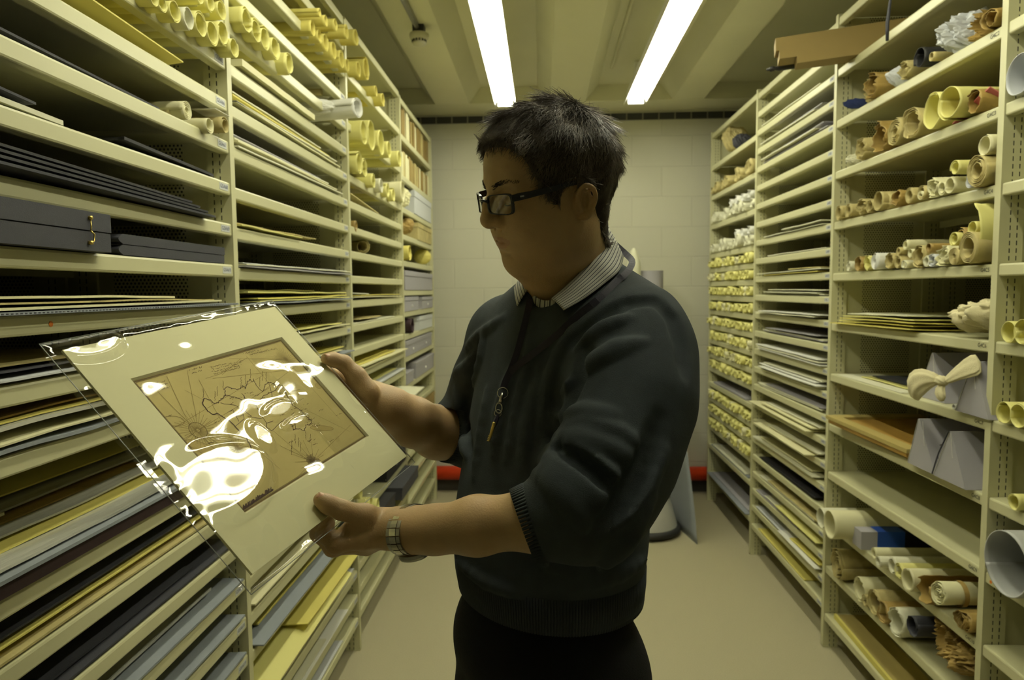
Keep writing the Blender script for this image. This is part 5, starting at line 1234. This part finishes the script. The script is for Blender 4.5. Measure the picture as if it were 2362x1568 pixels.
pts = fr_+RM+rt; lo = np.min(pts, 0)-.07; hi = np.max(pts, 0)+.07
bp_, bf_ = ra.mesh(lo, hi, .0024); bp_ = relax(bp_, bf_, 1, .4)
# inner body joining head and arms under the clothes
core = SDF(.03); SL = P(1462, 832, .945); SR = P(1176, 785, 1.215); NK = P(1300, 690, 1.09)
core.cone(NK, NK+np.array([.01, .02, -.10]), .055, .09); core.cone(SL, SR, .045, .045); core.path([SL, P(1450, 980, .86), EL], [.040, .038, .034]); core.path([SR, P(1120, 900, 1.25), ER], [.04, .038, .040]); core.cone(NK+np.array([.01, .02, -.1]), P(1270, 1400, 1.09), .09, .11)
cp_, cf_ = core.mesh(np.minimum(SL, SR)-.6, np.maximum(SL, SR)+.25, .012)
def joinm(parts):
    ps, fs = [], []; n = 0
    for p, f in parts: ps.append(p); fs.append(f+n); n += len(p)
    return np.concatenate(ps), np.concatenate(fs)
body = np_mesh('body', *joinm([(hp, hf), (ap, af), (bp_, bf_), (cp_, cf_)]), skin, man, MAN)
# lips and slight flush of the nose and ear, by where they are on the head
lipm = mat('lip_skin', (.40, .225, .125), .45, sub=.05); body.data.materials.append(lipm)
hl = (hp[hf].mean(1)-HO)@HB.T/HS; aS = np.abs(hl[:, 1])/.0275
isl = (aS < 1) & (hl[:, 0] > .072) & (hl[:, 2] < -.0445-.0055*aS**2) & (hl[:, 2] > -.0640+.0095*aS**2)
mi_ = np.zeros(len(body.data.polygons), np.int32); mi_[:len(isl)][isl] = 1; body.data.polygons.foreach_set('material_index', mi_)
# nails
nail = mat('nail', (.62, .36, .22), .3)
for a, b, w in ((th[3], th[4], .0062), (rt[3], rt[4], .0055)):
    mb = MB(); d = (b-a)/np.linalg.norm(b-a); nn = np.array(MN); sdv = np.cross(d, nn); ctr = b+d*.0005+nn*.0072
    for i in range(7):
        for j in range(6):
            s_, t_ = (i/6-.5)*2, j/5; mb.v.append(tuple(ctr-d*.006+d*t_*.0125+sdv*s_*w*(1-.25*t_**3)+nn*(.0022-.0042*s_*s_-.002*t_*t_)-np.array(MAN)))
    o = len(mb.v)-42
    for i in range(6):
        for j in range(5): mb.f.append((o+i*6+j, o+i*6+j+1, o+(i+1)*6+j+1, o+(i+1)*6+j)); mb.m.append(0)
    nl = mb.build('thumbnail', nail, man, smooth=True, fix=False); md = nl.modifiers.new('t', 'SOLIDIFY'); md.thickness = .0008
# ---- jumper -----------------------------------------------------------------------------------
LT = np.array([.63, -.78, 0]); FW = np.array([-.78, -.63, 0]); RB = np.stack([LT, FW, [0, 0, 1]])
jw = SDF(.05)
jw.ell(P(1300, 880, 1.10), (.168, .120, .19), RB); jw.ell(P(1275, 1100, 1.085), (.160, .138, .20), RB, k=.06); jw.ell(P(1262, 1270, 1.07), (.158, .142, .17), RB, k=.06)
jw.ell(P(1274, 1385, 1.075), (.150, .128, .085), RB, k=.05)
jw.cone(SL, SR, .066, .062, k=.06); jw.cone(NK+np.array([.03, .02, -.055]), SL+np.array([0, 0, .012]), .060, .062, k=.05); jw.cone(NK+np.array([.0, .04, -.06]), SR+np.array([0, 0, .004]), .055, .058, k=.05)
jw.cone(P(1402, 654, 1.085), P(1476, 748, .985), .038, .060, k=.035)
jl = [SL+np.array([.002, 0, -.004]), P(1456, 935, .890), P(1415, 1065, .840), P(1378, 1150, .805)]
jw.path(jl, [.072, .072, .066, .060], k=.05)
CUL = P(1262, 1194, .798); jw.path([jl[-1], P(1335, 1175, .790), CUL], [.058, .056, .0465], k=.03)
jr = [SR, P(1132, 880, 1.255), P(1108, 950, 1.280), P(1098, 1004, 1.285)]; jw.path(jr, [.062, .064, .062, .060], k=.04); _ax = (P(1010, 997, 1.235)-ER); _ax /= np.linalg.norm(_ax); jw.cone(ER, ER+_ax*.07, .060, .051, k=.03)
jw_base = SDF(.05); jw_base.ops = list(jw.ops)
def march(u, v, off=0, sdf=None):
    sdf = sdf or jw_base; e = np.array(EYE); d = np.array(at(u, v, y=1))-e; d /= np.linalg.norm(d); t = .5
    for _ in range(70):
        q = float(sdf.ev((e+d*t)[None])[0])
        if q < .0004: break
        t += q*.85
        if t > 2.2: return None
    return e+d*(t-off)
def fold(pix, r, k=.011, sub=False, dep=0):
    pts = []
    for a, b in zip(pix, pix[1:]):
        for j in range(3): pts.append((a[0]+(b[0]-a[0])*j/3, a[1]+(b[1]-a[1])*j/3))
    pts.append(pix[-1]); w = [march(*p, off=-(r*.45)+dep if not sub else r*.1) for p in pts]; w = [q for q in w if q is not None]
    n = len(w)
    if n > 2: jw.path(w, [r*(.35+.65*math.sin(PI*(i+.4)/(n-.2))) for i in range(n)], k=k, sub=sub)
# bunched cloth of the pushed-up sleeve
for pix, r in [([(1268, 1020), (1330, 1052), (1400, 1100), (1438, 1140)], .013), ([(1248, 1055), (1310, 1085), (1375, 1125), (1420, 1160)], .013), ([(1236, 1090), (1290, 1118), (1350, 1155), (1395, 1180)], .010), ([(1243, 1072), (1300, 1100), (1365, 1138), (1410, 1165)], .006), ([(1256, 1036), (1320, 1068), (1385, 1110), (1430, 1148)], .006), ([(1300, 985), (1360, 975), (1430, 1000), (1490, 1040)], .008), ([(1320, 880), (1380, 830), (1450, 810)], .006), ([(1180, 1240), (1260, 1300), (1360, 1330)], .006), ([(1470, 1180), (1440, 1260), (1380, 1310)], .008), ([(1120, 760), (1112, 820), (1090, 900)], .006), ([(1230, 760), (1215, 850), (1190, 960), (1170, 1060)], .005),
               ([(1262, 1118), (1310, 1150), (1340, 1190), (1355, 1215)], .010), ([(1285, 1005), (1350, 1010), (1420, 1040), (1470, 1075)], .010), ([(1290, 960), (1350, 948), (1420, 960)], .008),
               ([(1300, 905), (1350, 850), (1420, 805), (1480, 790)], .010), ([(1335, 800), (1390, 760), (1450, 735)], .009), 
               ([(1395, 1215), (1440, 1180), (1490, 1120), (1530, 1040)], .010), ([(1400, 1290), (1450, 1230), (1500, 1150)], .010),
               ([(1250, 980), (1262, 900), (1290, 820), (1330, 745)], .008), ([(1205, 1080), (1215, 980), (1240, 880)], .007), ([(1140, 1050), (1150, 950), (1175, 860)], .006), ([(1095, 1100), (1110, 1000), (1125, 900)], .006),
               ([(1078, 800), (1110, 770), (1160, 735)], .007), ([(1052, 900), (1066, 950), (1070, 1000)], .010), ([(1060, 990), (1075, 1020), (1078, 1050)], .010), ([(1050, 860), (1075, 850), (1095, 820)], .008),
               ([(1060, 1300), (1120, 1340), (1200, 1370)], .007), ([(1350, 1350), (1430, 1320), (1485, 1290)], .009)]:
    fold(pix, r)
for pix, r in [([(1322, 790), (1345, 760), (1400, 716), (1450, 694), (1514, 690)], .006), ([(1514, 690), (1552, 730), (1572, 790), (1580, 860)], .005), ([(1290, 1035), (1350, 1075), (1415, 1130)], .006),
               ([(1350, 795), (1328, 870), (1302, 940), (1274, 1012)], .008),  ([(1085, 1060), (1075, 960), (1092, 860), (1106, 790)], .006), ([(1300, 960), (1330, 880), (1360, 800)], .006),
               ([(1375, 1235), (1440, 1150), (1490, 1060), (1520, 960)], .007)]:
    fold(pix, r, k=.016, sub=True)
# hollow out the neck, the two cuffs and the foot of the jumper
def cut(p, n_): p = np.array(p); n_ = np.array(n_)/np.linalg.norm(n_); return lambda X: -((X-p)@n_)
jw.cone(NK+np.array([-.004, -.004, .10]), NK+np.array([.01, .01, -.10]), .070, .058, k=.006, sub=True)
jw.ell(P(1256, 664, 1.02), (.034, .034, .030), k=.006, sub=True)
axl = (CUL-jl[-1])/np.linalg.norm(CUL-jl[-1]); cuL = CUL+axl*.028
def cutL(X):
    a = (X-cuL)@axl; r = np.linalg.norm((X-cuL)-a[:, None]*axl, axis=1); return np.where((r < .12), -a, .1)
jw.fn(cutL, k=.003, sub=True)
jw.path([CUL-axl*.045, CUL+axl*.02, CUL+axl*.08], [.036, .0400, .0400], k=.003, sub=True)
axr = (fr_[1]-ER)/np.linalg.norm(fr_[1]-ER); cuR = ER+axr*.068
def cutR(X):
    a = (X-cuR)@axr; r = np.linalg.norm((X-cuR)-a[:, None]*axr, axis=1); return np.where((r < .085) & (X[:, 2] < ER[2]+.062), -a, .1)
jw.fn(cutR, k=.003, sub=True)
zh = float(P(1275, 1448, .93)[2])
jw.fn(lambda X: X[:, 2]-(zh+.03*((X-np.array(MAN))@(-LT))/.16*.25), k=.004, sub=True)
jw.ell(P(1272, 1420, 1.075), (.140, .122, .07), RB, k=.004, sub=True)
allp = np.array([SL, SR, EL, ER, P(1040, 1300, 1.0), P(1500, 1300, 1.1), P(1275, 1460, 1.0)])
jp, jf = jw.mesh(allp.min(0)-.13, allp.max(0)+.16, .0037)
jp = relax(jp, jf, 1, .5)
jumper = np_mesh('jumper', jp, jf, knit, man, MAN)
# ribbed cuff bands and hem as raised ribs
ribm = ribmat(); mb = MB()
def ribs(cen, ax, R_, n, w, r, e1=None, sq=1.0):
    ax = ax/np.linalg.norm(ax); a = np.cross(ax, [0, 0, 1]); a /= np.linalg.norm(a); b = np.cross(ax, a)
    for k in range(n):
        t = 2*PI*k/n; d = a*math.cos(t)+b*math.sin(t); p0 = cen+d*R_-ax*w/2; p1 = cen+d*R_*sq+ax*w/2; mb.tube([Vector(p0)-Vector(MAN), Vector((p0+p1)/2+d*.0012)-Vector(MAN), Vector(p1)-Vector(MAN)], [r*.7, r, r*.8], 5)
ribs(CUL+axl*.014, axl, .0452, 64, .034, .0024); mb.build('left_cuff', ribm, man, smooth=True)
mb = MB(); ribs(ER+axr*.054, axr, .0520, 60, .03, .0030); mb.build('right_cuff', ribm, man, smooth=True)
# hem: short upright ribs following the jumper's foot
mb = MB(); nR = 230; zc = zh+.028
for k in range(nR):
    t = 2*PI*k/nR; c0 = np.array([float(P(1272, 1420, 1.075)[0]), 1.075, 0]); d = LT*math.cos(t)+FW*math.sin(t)
    pts = []
    for z in (zh-.002, zc, zh+.052):
        zz = z+.0075*math.cos(t)*(-1); lo_r, hi_r = .06, .26
        for _ in range(18):
            m_ = (lo_r+hi_r)/2; q = c0+d*m_; q[2] = max(zz, zh+.012)
            if float(jw_base.ev(q[None])[0]) < 0: lo_r = m_
            else: hi_r = m_
        q = c0+d*(lo_r-(.003 if z < zc else 0)); q[2] = zz; pts.append(Vector(q)-Vector(MAN))
    mb.tube(pts, [.0022, .0024, .0016], 5)
mb.build('hem_rib', ribm, man, smooth=True)
# ---- trousers and shoes ---------------------------------------------------------------------------
tr = SDF(.04); hipc = P(1268, 1440, 1.08)
tr.ell(hipc+np.array([-.012, 0, -.02]), (.168, .136, .13), RB); 
for s, ft in ((1, .10), (-1, .05)):
    hp_ = hipc+LT*.078*s+np.array([0, 0, -.06]); kn = np.array([MAN[0]-.015, MAN[1], .50])+LT*.105*s+FW*.03; an = np.array([MAN[0], MAN[1], .10])+LT*.115*s-FW*.01
    tr.path([hp_, (hp_+kn)/2+FW*.012, kn, (kn+an)/2-FW*.012, an], [.108, .102, .078, .072, .064], k=.03)
tr.fn(lambda X: X[:, 2]-.035, k=.004, sub=True); tr.ell(hipc+np.array([0, 0, .14]), (.128, .11, .07), RB, k=.004, sub=True)
tp, tf = tr.mesh(np.array([MAN[0]-.30, MAN[1]-.30, .02]), np.array([MAN[0]+.32, MAN[1]+.32, hipc[2]+.14]), .0085); tp = relax(tp, tf, 1, .5)
np_mesh('trousers', tp, tf, mat('black_trousers', (.012, .012, .012), .85, spec=.15, bump=.2, bscale=500), man, MAN)
for s in (1, -1):
    sh = SDF(.02); an = np.array([MAN[0], MAN[1], 0])+LT*.115*s-FW*.01; f2 = FW*math.cos(.15*s)+LT*math.sin(.15*s)
    sh.path([an-f2*.035+[0, 0, .045], an+f2*.06+[0, 0, .040], an+f2*.16+[0, 0, .032], an+f2*.205+[0, 0, .030]], [.042, .042, .038, .028]); sh.cone(an+[0, 0, .05], an+[0, 0, .10], .040, .042)
    sh.fn(lambda X: X[:, 2]-.002, k=.002, sub=True)
    sp, sf = sh.mesh(an-.16+[0, 0, .14], an+[.26, .26, .17], .006); sh.mesh
    sp, sf = sh.mesh(np.array([an[0]-.30, an[1]-.30, -.01]), np.array([an[0]+.2, an[1]+.2, .16]), .006); np_mesh('shoe', sp, sf, M['black'], man, MAN)
# ================================================================ collar, glasses, lanyard, watch
MV = Vector(MAN)
def mat_stripe():
    m, nt, b = nmat('striped_shirting'); b.inputs['Roughness'].default_value = .85
    uv = N(nt, 'ShaderNodeUVMap'); sx = N(nt, 'ShaderNodeSeparateXYZ'); nt.links.new(uv.outputs[0], sx.inputs[0])
    f = mathn(nt, 'FRACT', mathn(nt, 'MULTIPLY', sx.outputs[1], 1.0)); s = mathn(nt, 'LESS_THAN', f, .24)
    f2 = mathn(nt, 'FRACT', mathn(nt, 'MULTIPLY', sx.outputs[1], .5)); s2 = mathn(nt, 'MULTIPLY', mathn(nt, 'LESS_THAN', mathn(nt, 'ABSOLUTE', mathn(nt, 'SUBTRACT', f2, .35)), .03), .6)
    mx = N(nt, 'ShaderNodeMix', data_type='RGBA'); mx.inputs[6].default_value = (.50, .50, .44, 1); mx.inputs[7].default_value = (.035, .035, .05, 1)
    nt.links.new(mathn(nt, 'MAXIMUM', s, s2), mx.inputs[0]); nt.links.new(mx.outputs[2], b.inputs['Base Color']); return m
stripe = mat_stripe()
def near(u, v, y, off=.005):
    q = march(u, v, off, jw)
    return q if (q is not None and q[1] < y) else P(u, v, y)
def flap(name, top, bot, nu=24, nv=8, stripes=8, along=True, bulge=.004, th=.0016):
    top = [near(*a, off=.004) if nu != 48 else P(*a) for a in top]; bot = [near(*a, off=.007) if nu != 48 else P(*a) for a in bot]; vs = []; uvs = []
    for i in range(nu+1):
        a, b = cr_(top, i/nu), cr_(bot, i/nu)
        for j in range(nv+1):
            t = j/nv; out = (a+(b-a)*t)+np.array([0, -1, .2])*bulge*math.sin(PI*t)*(1+.2*math.sin(i*.9))
            vs.append(tuple(out-np.array(MAN))); uvs.append((i/nu, t*stripes if along else i/nu*stripes))
    mb = MB(); mb.add(vs, [(i*(nv+1)+j, i*(nv+1)+j+1, (i+1)*(nv+1)+j+1, (i+1)*(nv+1)+j) for i in range(nu) for j in range(nv)])
    o = mb.build(name, stripe, man, smooth=True, fix=False); ul = o.data.uv_layers.new(name='uv')
    for l in o.data.loops: ul.data[l.index].uv = uvs[l.vertex_index]
    m = o.modifiers.new('t', 'SOLIDIFY'); m.thickness = th; m.offset = 0; return o
flap('shirt_collar', [(1404, 526, 1.12), (1376, 577, 1.045), (1342, 622, 1.018), (1306, 659, 1.002), (1272, 688, .992)],
     [(1438, 592, 1.13), (1428, 624, 1.030), (1392, 656, .990), (1346, 690, .965), (1301, 716, .955)], stripes=9)
flap('shirt_collar', [(1206, 632, 1.135), (1208, 645, 1.10), (1217, 668, 1.055)], [(1186, 664, 1.105), (1188, 683, 1.075), (1193, 705, 1.045)], nu=10, stripes=5, along=True)
A_ = [(1210, 644, 1.10), (1224, 672, 1.055), (1246, 690, 1.02), (1274, 690, .998), (1308, 660, 1.008), (1345, 623, 1.025), (1380, 578, 1.055), (1404, 529, 1.11), (1392, 522, 1.16), (1330, 560, 1.185), (1262, 610, 1.165), (1222, 632, 1.13), (1210, 644, 1.10)]
B_ = [(u+(u-1300)*.06, v+38+(6 if v > 640 else 0), y) for u, v, y in A_]
flap('collar_band', A_, B_, nu=48, nv=5, stripes=30, along=False, bulge=0)
# glasses
g = empty('glasses', tuple(H2W((.10, 0, .01)))); tag(g, 'black rectangular framed glasses worn by the man', 'glasses'); GV = Vector(g.location)
frm = mat('frame_black', (.012, .012, .016), .22); lens = None
def HV(p): return Vector(H2W(p))-GV
def Fg(S): return .1125-.0165*(abs(S)/.060)**1.6
def lenspt(s, a, k=1.0):
    ca, sa = math.cos(a), math.sin(a); e = .42
    x = math.copysign(abs(ca)**e, ca)*.0232*k; y = math.copysign(abs(sa)**e, sa)*(.0132+.0010*(x/.0232))*k
    S = s*(.0352+x); return (Fg(S)-.004*(y/.014)*0-.10*0, S, .0055+y-.0008)
for s in (-1, 1):
    mb = MB(); n = 44; loops = []
    for q, (k, dz) in enumerate(((1.0, -.0016), (1.0, .0016), (1.10, .0016), (1.10, -.0016))):
        loops.append([HV((lambda p: (p[0]+dz, p[1], p[2]))(lenspt(s, 2*PI*i/n, k))) for i in range(n)])
    for lp in loops: mb.v += [tuple(p) for p in lp]
    for q in range(4):
        for i in range(n): mb.f.append((q*n+i, q*n+(i+1) % n, ((q+1) % 4)*n+(i+1) % n, ((q+1) % 4)*n+i)); mb.m.append(0)
    mb.build('rim', frm, g, smooth=False)
    mb = MB(); mb.add([HV(lenspt(s, 2*PI*i/n, kk)) for kk in (1.0, .75, .5, .25, .02) for i in range(n)], [(q*n+i, q*n+(i+1) % n, (q+1)*n+(i+1) % n, (q+1)*n+i) for q in range(4) for i in range(n)])
    if lens is None:
        lens = bpy.data.materials.new('lens_glass'); lens.use_nodes = True; nt = lens.node_tree
        for nn_ in list(nt.nodes): nt.nodes.remove(nn_)
        out = N(nt, 'ShaderNodeOutputMaterial'); t1 = N(nt, 'ShaderNodeBsdfTransparent'); t1.inputs[0].default_value = (.93, .93, .93, 1); gl = N(nt, 'ShaderNodeBsdfGlossy'); gl.inputs['Roughness'].default_value = .06; mx = N(nt, 'ShaderNodeMixShader'); mx.inputs[0].default_value = .22
        nt.links.new(t1.outputs[0], mx.inputs[1]); nt.links.new(gl.outputs[0], mx.inputs[2]); nt.links.new(mx.outputs[0], out.inputs[0])
    mb.build('lens', lens, g, fix=False, smooth=True)
    mb = MB(); pts = [HV(p) for p in ((Fg(.059)+.001, s*.0600, .0125), (.088, s*.0685, .0140), (.075, s*.0735, .0150), (.040, s*.0775, .0180), (.012, s*.0800, .0210), (-.008, s*.0815, .0215), (-.022, s*.0820, .010), (-.030, s*.0800, -.006))]
    nb_ = len(pts); wd = [.0052, .0055, .0050, .0040, .0034, .0030, .0030, .0026]
    up_ = Vector(HB[2]); sd_ = Vector(HB[1])
    for i, p in enumerate(pts):
        for a, b in ((1, 1), (1, -1), (-1, -1), (-1, 1)): mb.v.append(tuple(p+up_*wd[i]*a*.9+sd_*.0015*b))
    for i in range(nb_-1):
        for j in range(4): mb.f.append((i*4+j, i*4+(j+1) % 4, (i+1)*4+(j+1) % 4, (i+1)*4+j)); mb.m.append(0)
    mb.f += [(0, 1, 2, 3), tuple(range(nb_*4-4, nb_*4))]; mb.m += [0, 0]
    mb.build('temple', frm, g)
mb = MB(); mb.tube([HV(p) for p in ((Fg(.011), -.0125, .0085), (.1160, -.004, .0110), (.1160, .004, .0110), (Fg(.011), .0125, .0085))], [.0024, .0022, .0022, .0024], 8); mb.build('bridge', frm, g, smooth=True)
mb = MB(); mb.box((0, 0, 0), (1, 1, 1), 0, Matrix.Translation(HV((.0835, .0722, .0132))) @ Matrix((tuple(Vector(HB[0])*.006), tuple(Vector(HB[1])*.0006), tuple(Vector(HB[2])*.0022))).transposed().to_4x4()); mb.build('temple_mark', mat('silver_mark', (.3, .3, .3), .3, 1), g)
# eyes (lowered lids)
for s in (-1, 1):
    e = H2W((.0772, s*.032, .0070)); mb = MB()
    prof = [(0.0118*math.sin(PI*k/12), -.0118*math.cos(PI*k/12)) for k in range(13)]; mb.lathe(prof, 20, tuple(np.array(e)-np.array(MAN))); mb.build('eye', mat('eye_white', (.55, .5, .42), .2), man, smooth=True)
    mb = MB(); mb.tube([Vector(H2W((.0880, s*.018, .0030)))-MV, Vector(H2W((.0922, s*.026, .0012)))-MV, Vector(H2W((.0925, s*.036, .0010)))-MV, Vector(H2W((.0868, s*.0465, .0028)))-MV], [.0004, .0009, .0010, .0005], 6); mb.build('eyelashes', hairm, man, smooth=True)
# lanyard
lan = mat('lanyard_webbing', (.020, .018, .038), .7, bump=.2, bscale=900)
LO = march(1172, 858); ly = empty('lanyard', tuple(LO)); tag(ly, 'dark blue neck lanyard with a steel clip and small brass key, hanging over his jumper', 'lanyard'); LV = np.array(ly.location)
surf = SDF(.05); surf.ops = list(jw.ops)
def ribbon(pts, w, name, th=.0012):
    n = 40; C = [cr_(pts, i/n) for i in range(n+1)]; mb = MB()
    for i, c in enumerate(C):
        d = C[min(i+1, n)]-C[max(i-1, 0)]; d /= np.linalg.norm(d); vw = np.array(EYE)-c; vw /= np.linalg.norm(vw); s_ = np.cross(d, vw); s_ /= np.linalg.norm(s_); nn = np.cross(s_, d)
        for a, b in ((1, 1), (1, -1), (-1, -1), (-1, 1)): mb.v.append(tuple(c+s_*w/2*a+nn*th/2*b-LV))
    for i in range(n):
        for j in range(4): mb.f.append((i*4+j, i*4+(j+1) % 4, (i+1)*4+(j+1) % 4, (i+1)*4+j)); mb.m.append(0)
    mb.f += [(0, 1, 2, 3), tuple(range(n*4, n*4+4))]; mb.m += [0, 0]
    return mb.build(name, lan, ly)
def onj(l, off=.006): return [march(u, v, off, surf) for u, v in l]
s1 = onj([(1425, 646), (1380, 690), (1330, 730), (1290, 768), (1240, 808), (1200, 838), (1176, 858)], .011)
ribbon([P(1415, 560, 1.16), P(1444, 586, 1.13), near(1458, 602, 1.07, .006), near(1452, 620, 1.03, .012), near(1438, 636, 1.0, .012)]+s1, .0100, 'neck_strap')
s2 = onj([(1218, 715), (1207, 760), (1192, 815), (1176, 858)], .008)
ribbon([P(1222, 690, 1.03)]+s2, .0095, 'neck_strap')
s3 = onj([(1176, 858), (1166, 880), (1161, 898)], .009); ribbon(s3, .0100, 'join_strap', .003)
stl = mat('steel_clip', (.45, .45, .42), .25, 1)
def ringm(c, r, t, mb, sx=1, n=20):
    c = np.array(c); vw = np.array(EYE)-c; vw /= np.linalg.norm(vw); a = np.cross(vw, [0, 0, 1]); a /= np.linalg.norm(a); b = np.cross(a, vw)
    mb.tube([Vector(c+(a*math.cos(2*PI*i/n)*sx+b*math.sin(2*PI*i/n))*r-LV) for i in range(n+1)], t, 6, cap=False)
c1, c2, c3, c4 = onj([(1160, 906), (1154, 928), (1149, 948), (1143, 972)], .010)
mb = MB(); ringm(c1, .0078, .0009, mb); mb.build('key_ring', stl, ly, smooth=True)
mb = MB(); mb.tube([Vector(c1-LV), Vector(c2-LV)], [.0022, .0034], 8); ringm((c2+c3)/2-np.array([0, 0, .002]), .0075, .0014, mb, .62); ringm(c3-np.array([0, 0, .003]), .005, .0010, mb); mb.build('snap_hook', stl, ly, smooth=True)
k1, k2 = onj([(1137, 986), (1128, 1018)], .012)
mb = MB(); mb.tube([Vector(c3-LV-np.array([0, 0, .006])), Vector(c4-LV), Vector(k1-LV)], [.003, .0038, .003], 6); mb.build('loop_strap', lan, ly)
mb = MB(); d = (k2-k1); mb.tube([Vector(k1-d*.35-LV), Vector(k1-LV), Vector(k1+d*.55-LV), Vector(k2-LV)], [.0026, .0026, .0022, .0012], 8)
for q in (.55, .68, .8, .92): mb.tube([Vector(k1+d*q-LV), Vector(k1+d*q+np.array([-.0035, 0, -.0005])-LV)], .0007, 5)
mb.build('brass_key', M['brass'], ly, smooth=True)
# wristwatch
wc = (P(941, 1223, .862)+np.array([0, .013, -.003])); wax = fa[4]-fa[3]; wax /= np.linalg.norm(wax); wa = np.cross(wax, [0, 0, 1]); wa /= np.linalg.norm(wa); wb = np.cross(wa, wax); wb /= np.linalg.norm(wb)
wt = empty('wristwatch', tuple(wc)); tag(wt, 'steel wristwatch with a link bracelet on his left wrist', 'watch')
steelm = mat('polished_steel', (.62, .60, .52), .18, 1); brush = mat('brushed_steel', (.42, .41, .37), .36, 1)
ra_, rb_ = .0425, .0300; nl_ = 20
def wpt(t, e=0): return wa*math.cos(t)*(ra_+e)+wb*math.sin(t)*(rb_+e)
for k in range(nl_):
    t0, t1 = 2*PI*(k-.44)/nl_, 2*PI*(k+.44)/nl_; tm = 2*PI*k/nl_
    if abs(((tm-1.5*PI+PI) % (2*PI))-PI) < .45: continue
    def seg(w0_, w1_, e0, e1):
        vs = []
        for t in (t0, (t0+t1)/2, t1):
            for e_, w_ in ((e0, w0_), (e1, w0_), (e1, w1_), (e0, w1_)): vs.append(tuple(wpt(t, e_)+wax*w_))
        fs = [(i*4+j, i*4+(j+1) % 4, (i+1)*4+(j+1) % 4, (i+1)*4+j) for i in range(2) for j in range(4)]+[(0, 1, 2, 3), (8, 9, 10, 11)]
        return vs, fs
    mb = MB(); mb.add(*seg(-.0045, .0045, -.0012, .0019)); lk = mb.build('band_link', steelm, wt)
    mb = MB(); mb.add(*seg(-.0098, -.0049, -.0012, .0012)); mb.add(*seg(.0049, .0098, -.0012, .0012)); mb.build('side_link', brush, lk)
mb = MB(); cs = []
R_ = Matrix((wax, wa, -wb)).transposed().to_4x4(); R_.translation = Vector(-wb*(rb_-.001))
pr = [(0, 0), (.017, 0), (.0195, .002), (.0200, .006), (.0185, .009), (.0165, .010), (.016, .009), (0, .009)]
n = 36; vs = [R_ @ Vector((r*math.cos(2*PI*j/n), r*math.sin(2*PI*j/n), z)) for r, z in pr for j in range(n)]
mb.add(vs, [(i*n+j, i*n+(j+1) % n, (i+1)*n+(j+1) % n, (i+1)*n+j) for i in range(len(pr)-1) for j in range(n)]); case = mb.build('watch_case', brush, wt, smooth=False)
mb = MB(); vs = [R_ @ Vector((.0158*math.cos(2*PI*j/n), .0158*math.sin(2*PI*j/n), .0093)) for j in range(n)]; mb.add(vs, [tuple(range(n))]); mb.build('watch_dial', frm, case)
mb = MB(); mb.tube([R_ @ Vector((.019, 0, .005)), R_ @ Vector((.0235, 0, .005))], .0026, 12); mb.build('winding_crown', steelm, wt, smooth=True)
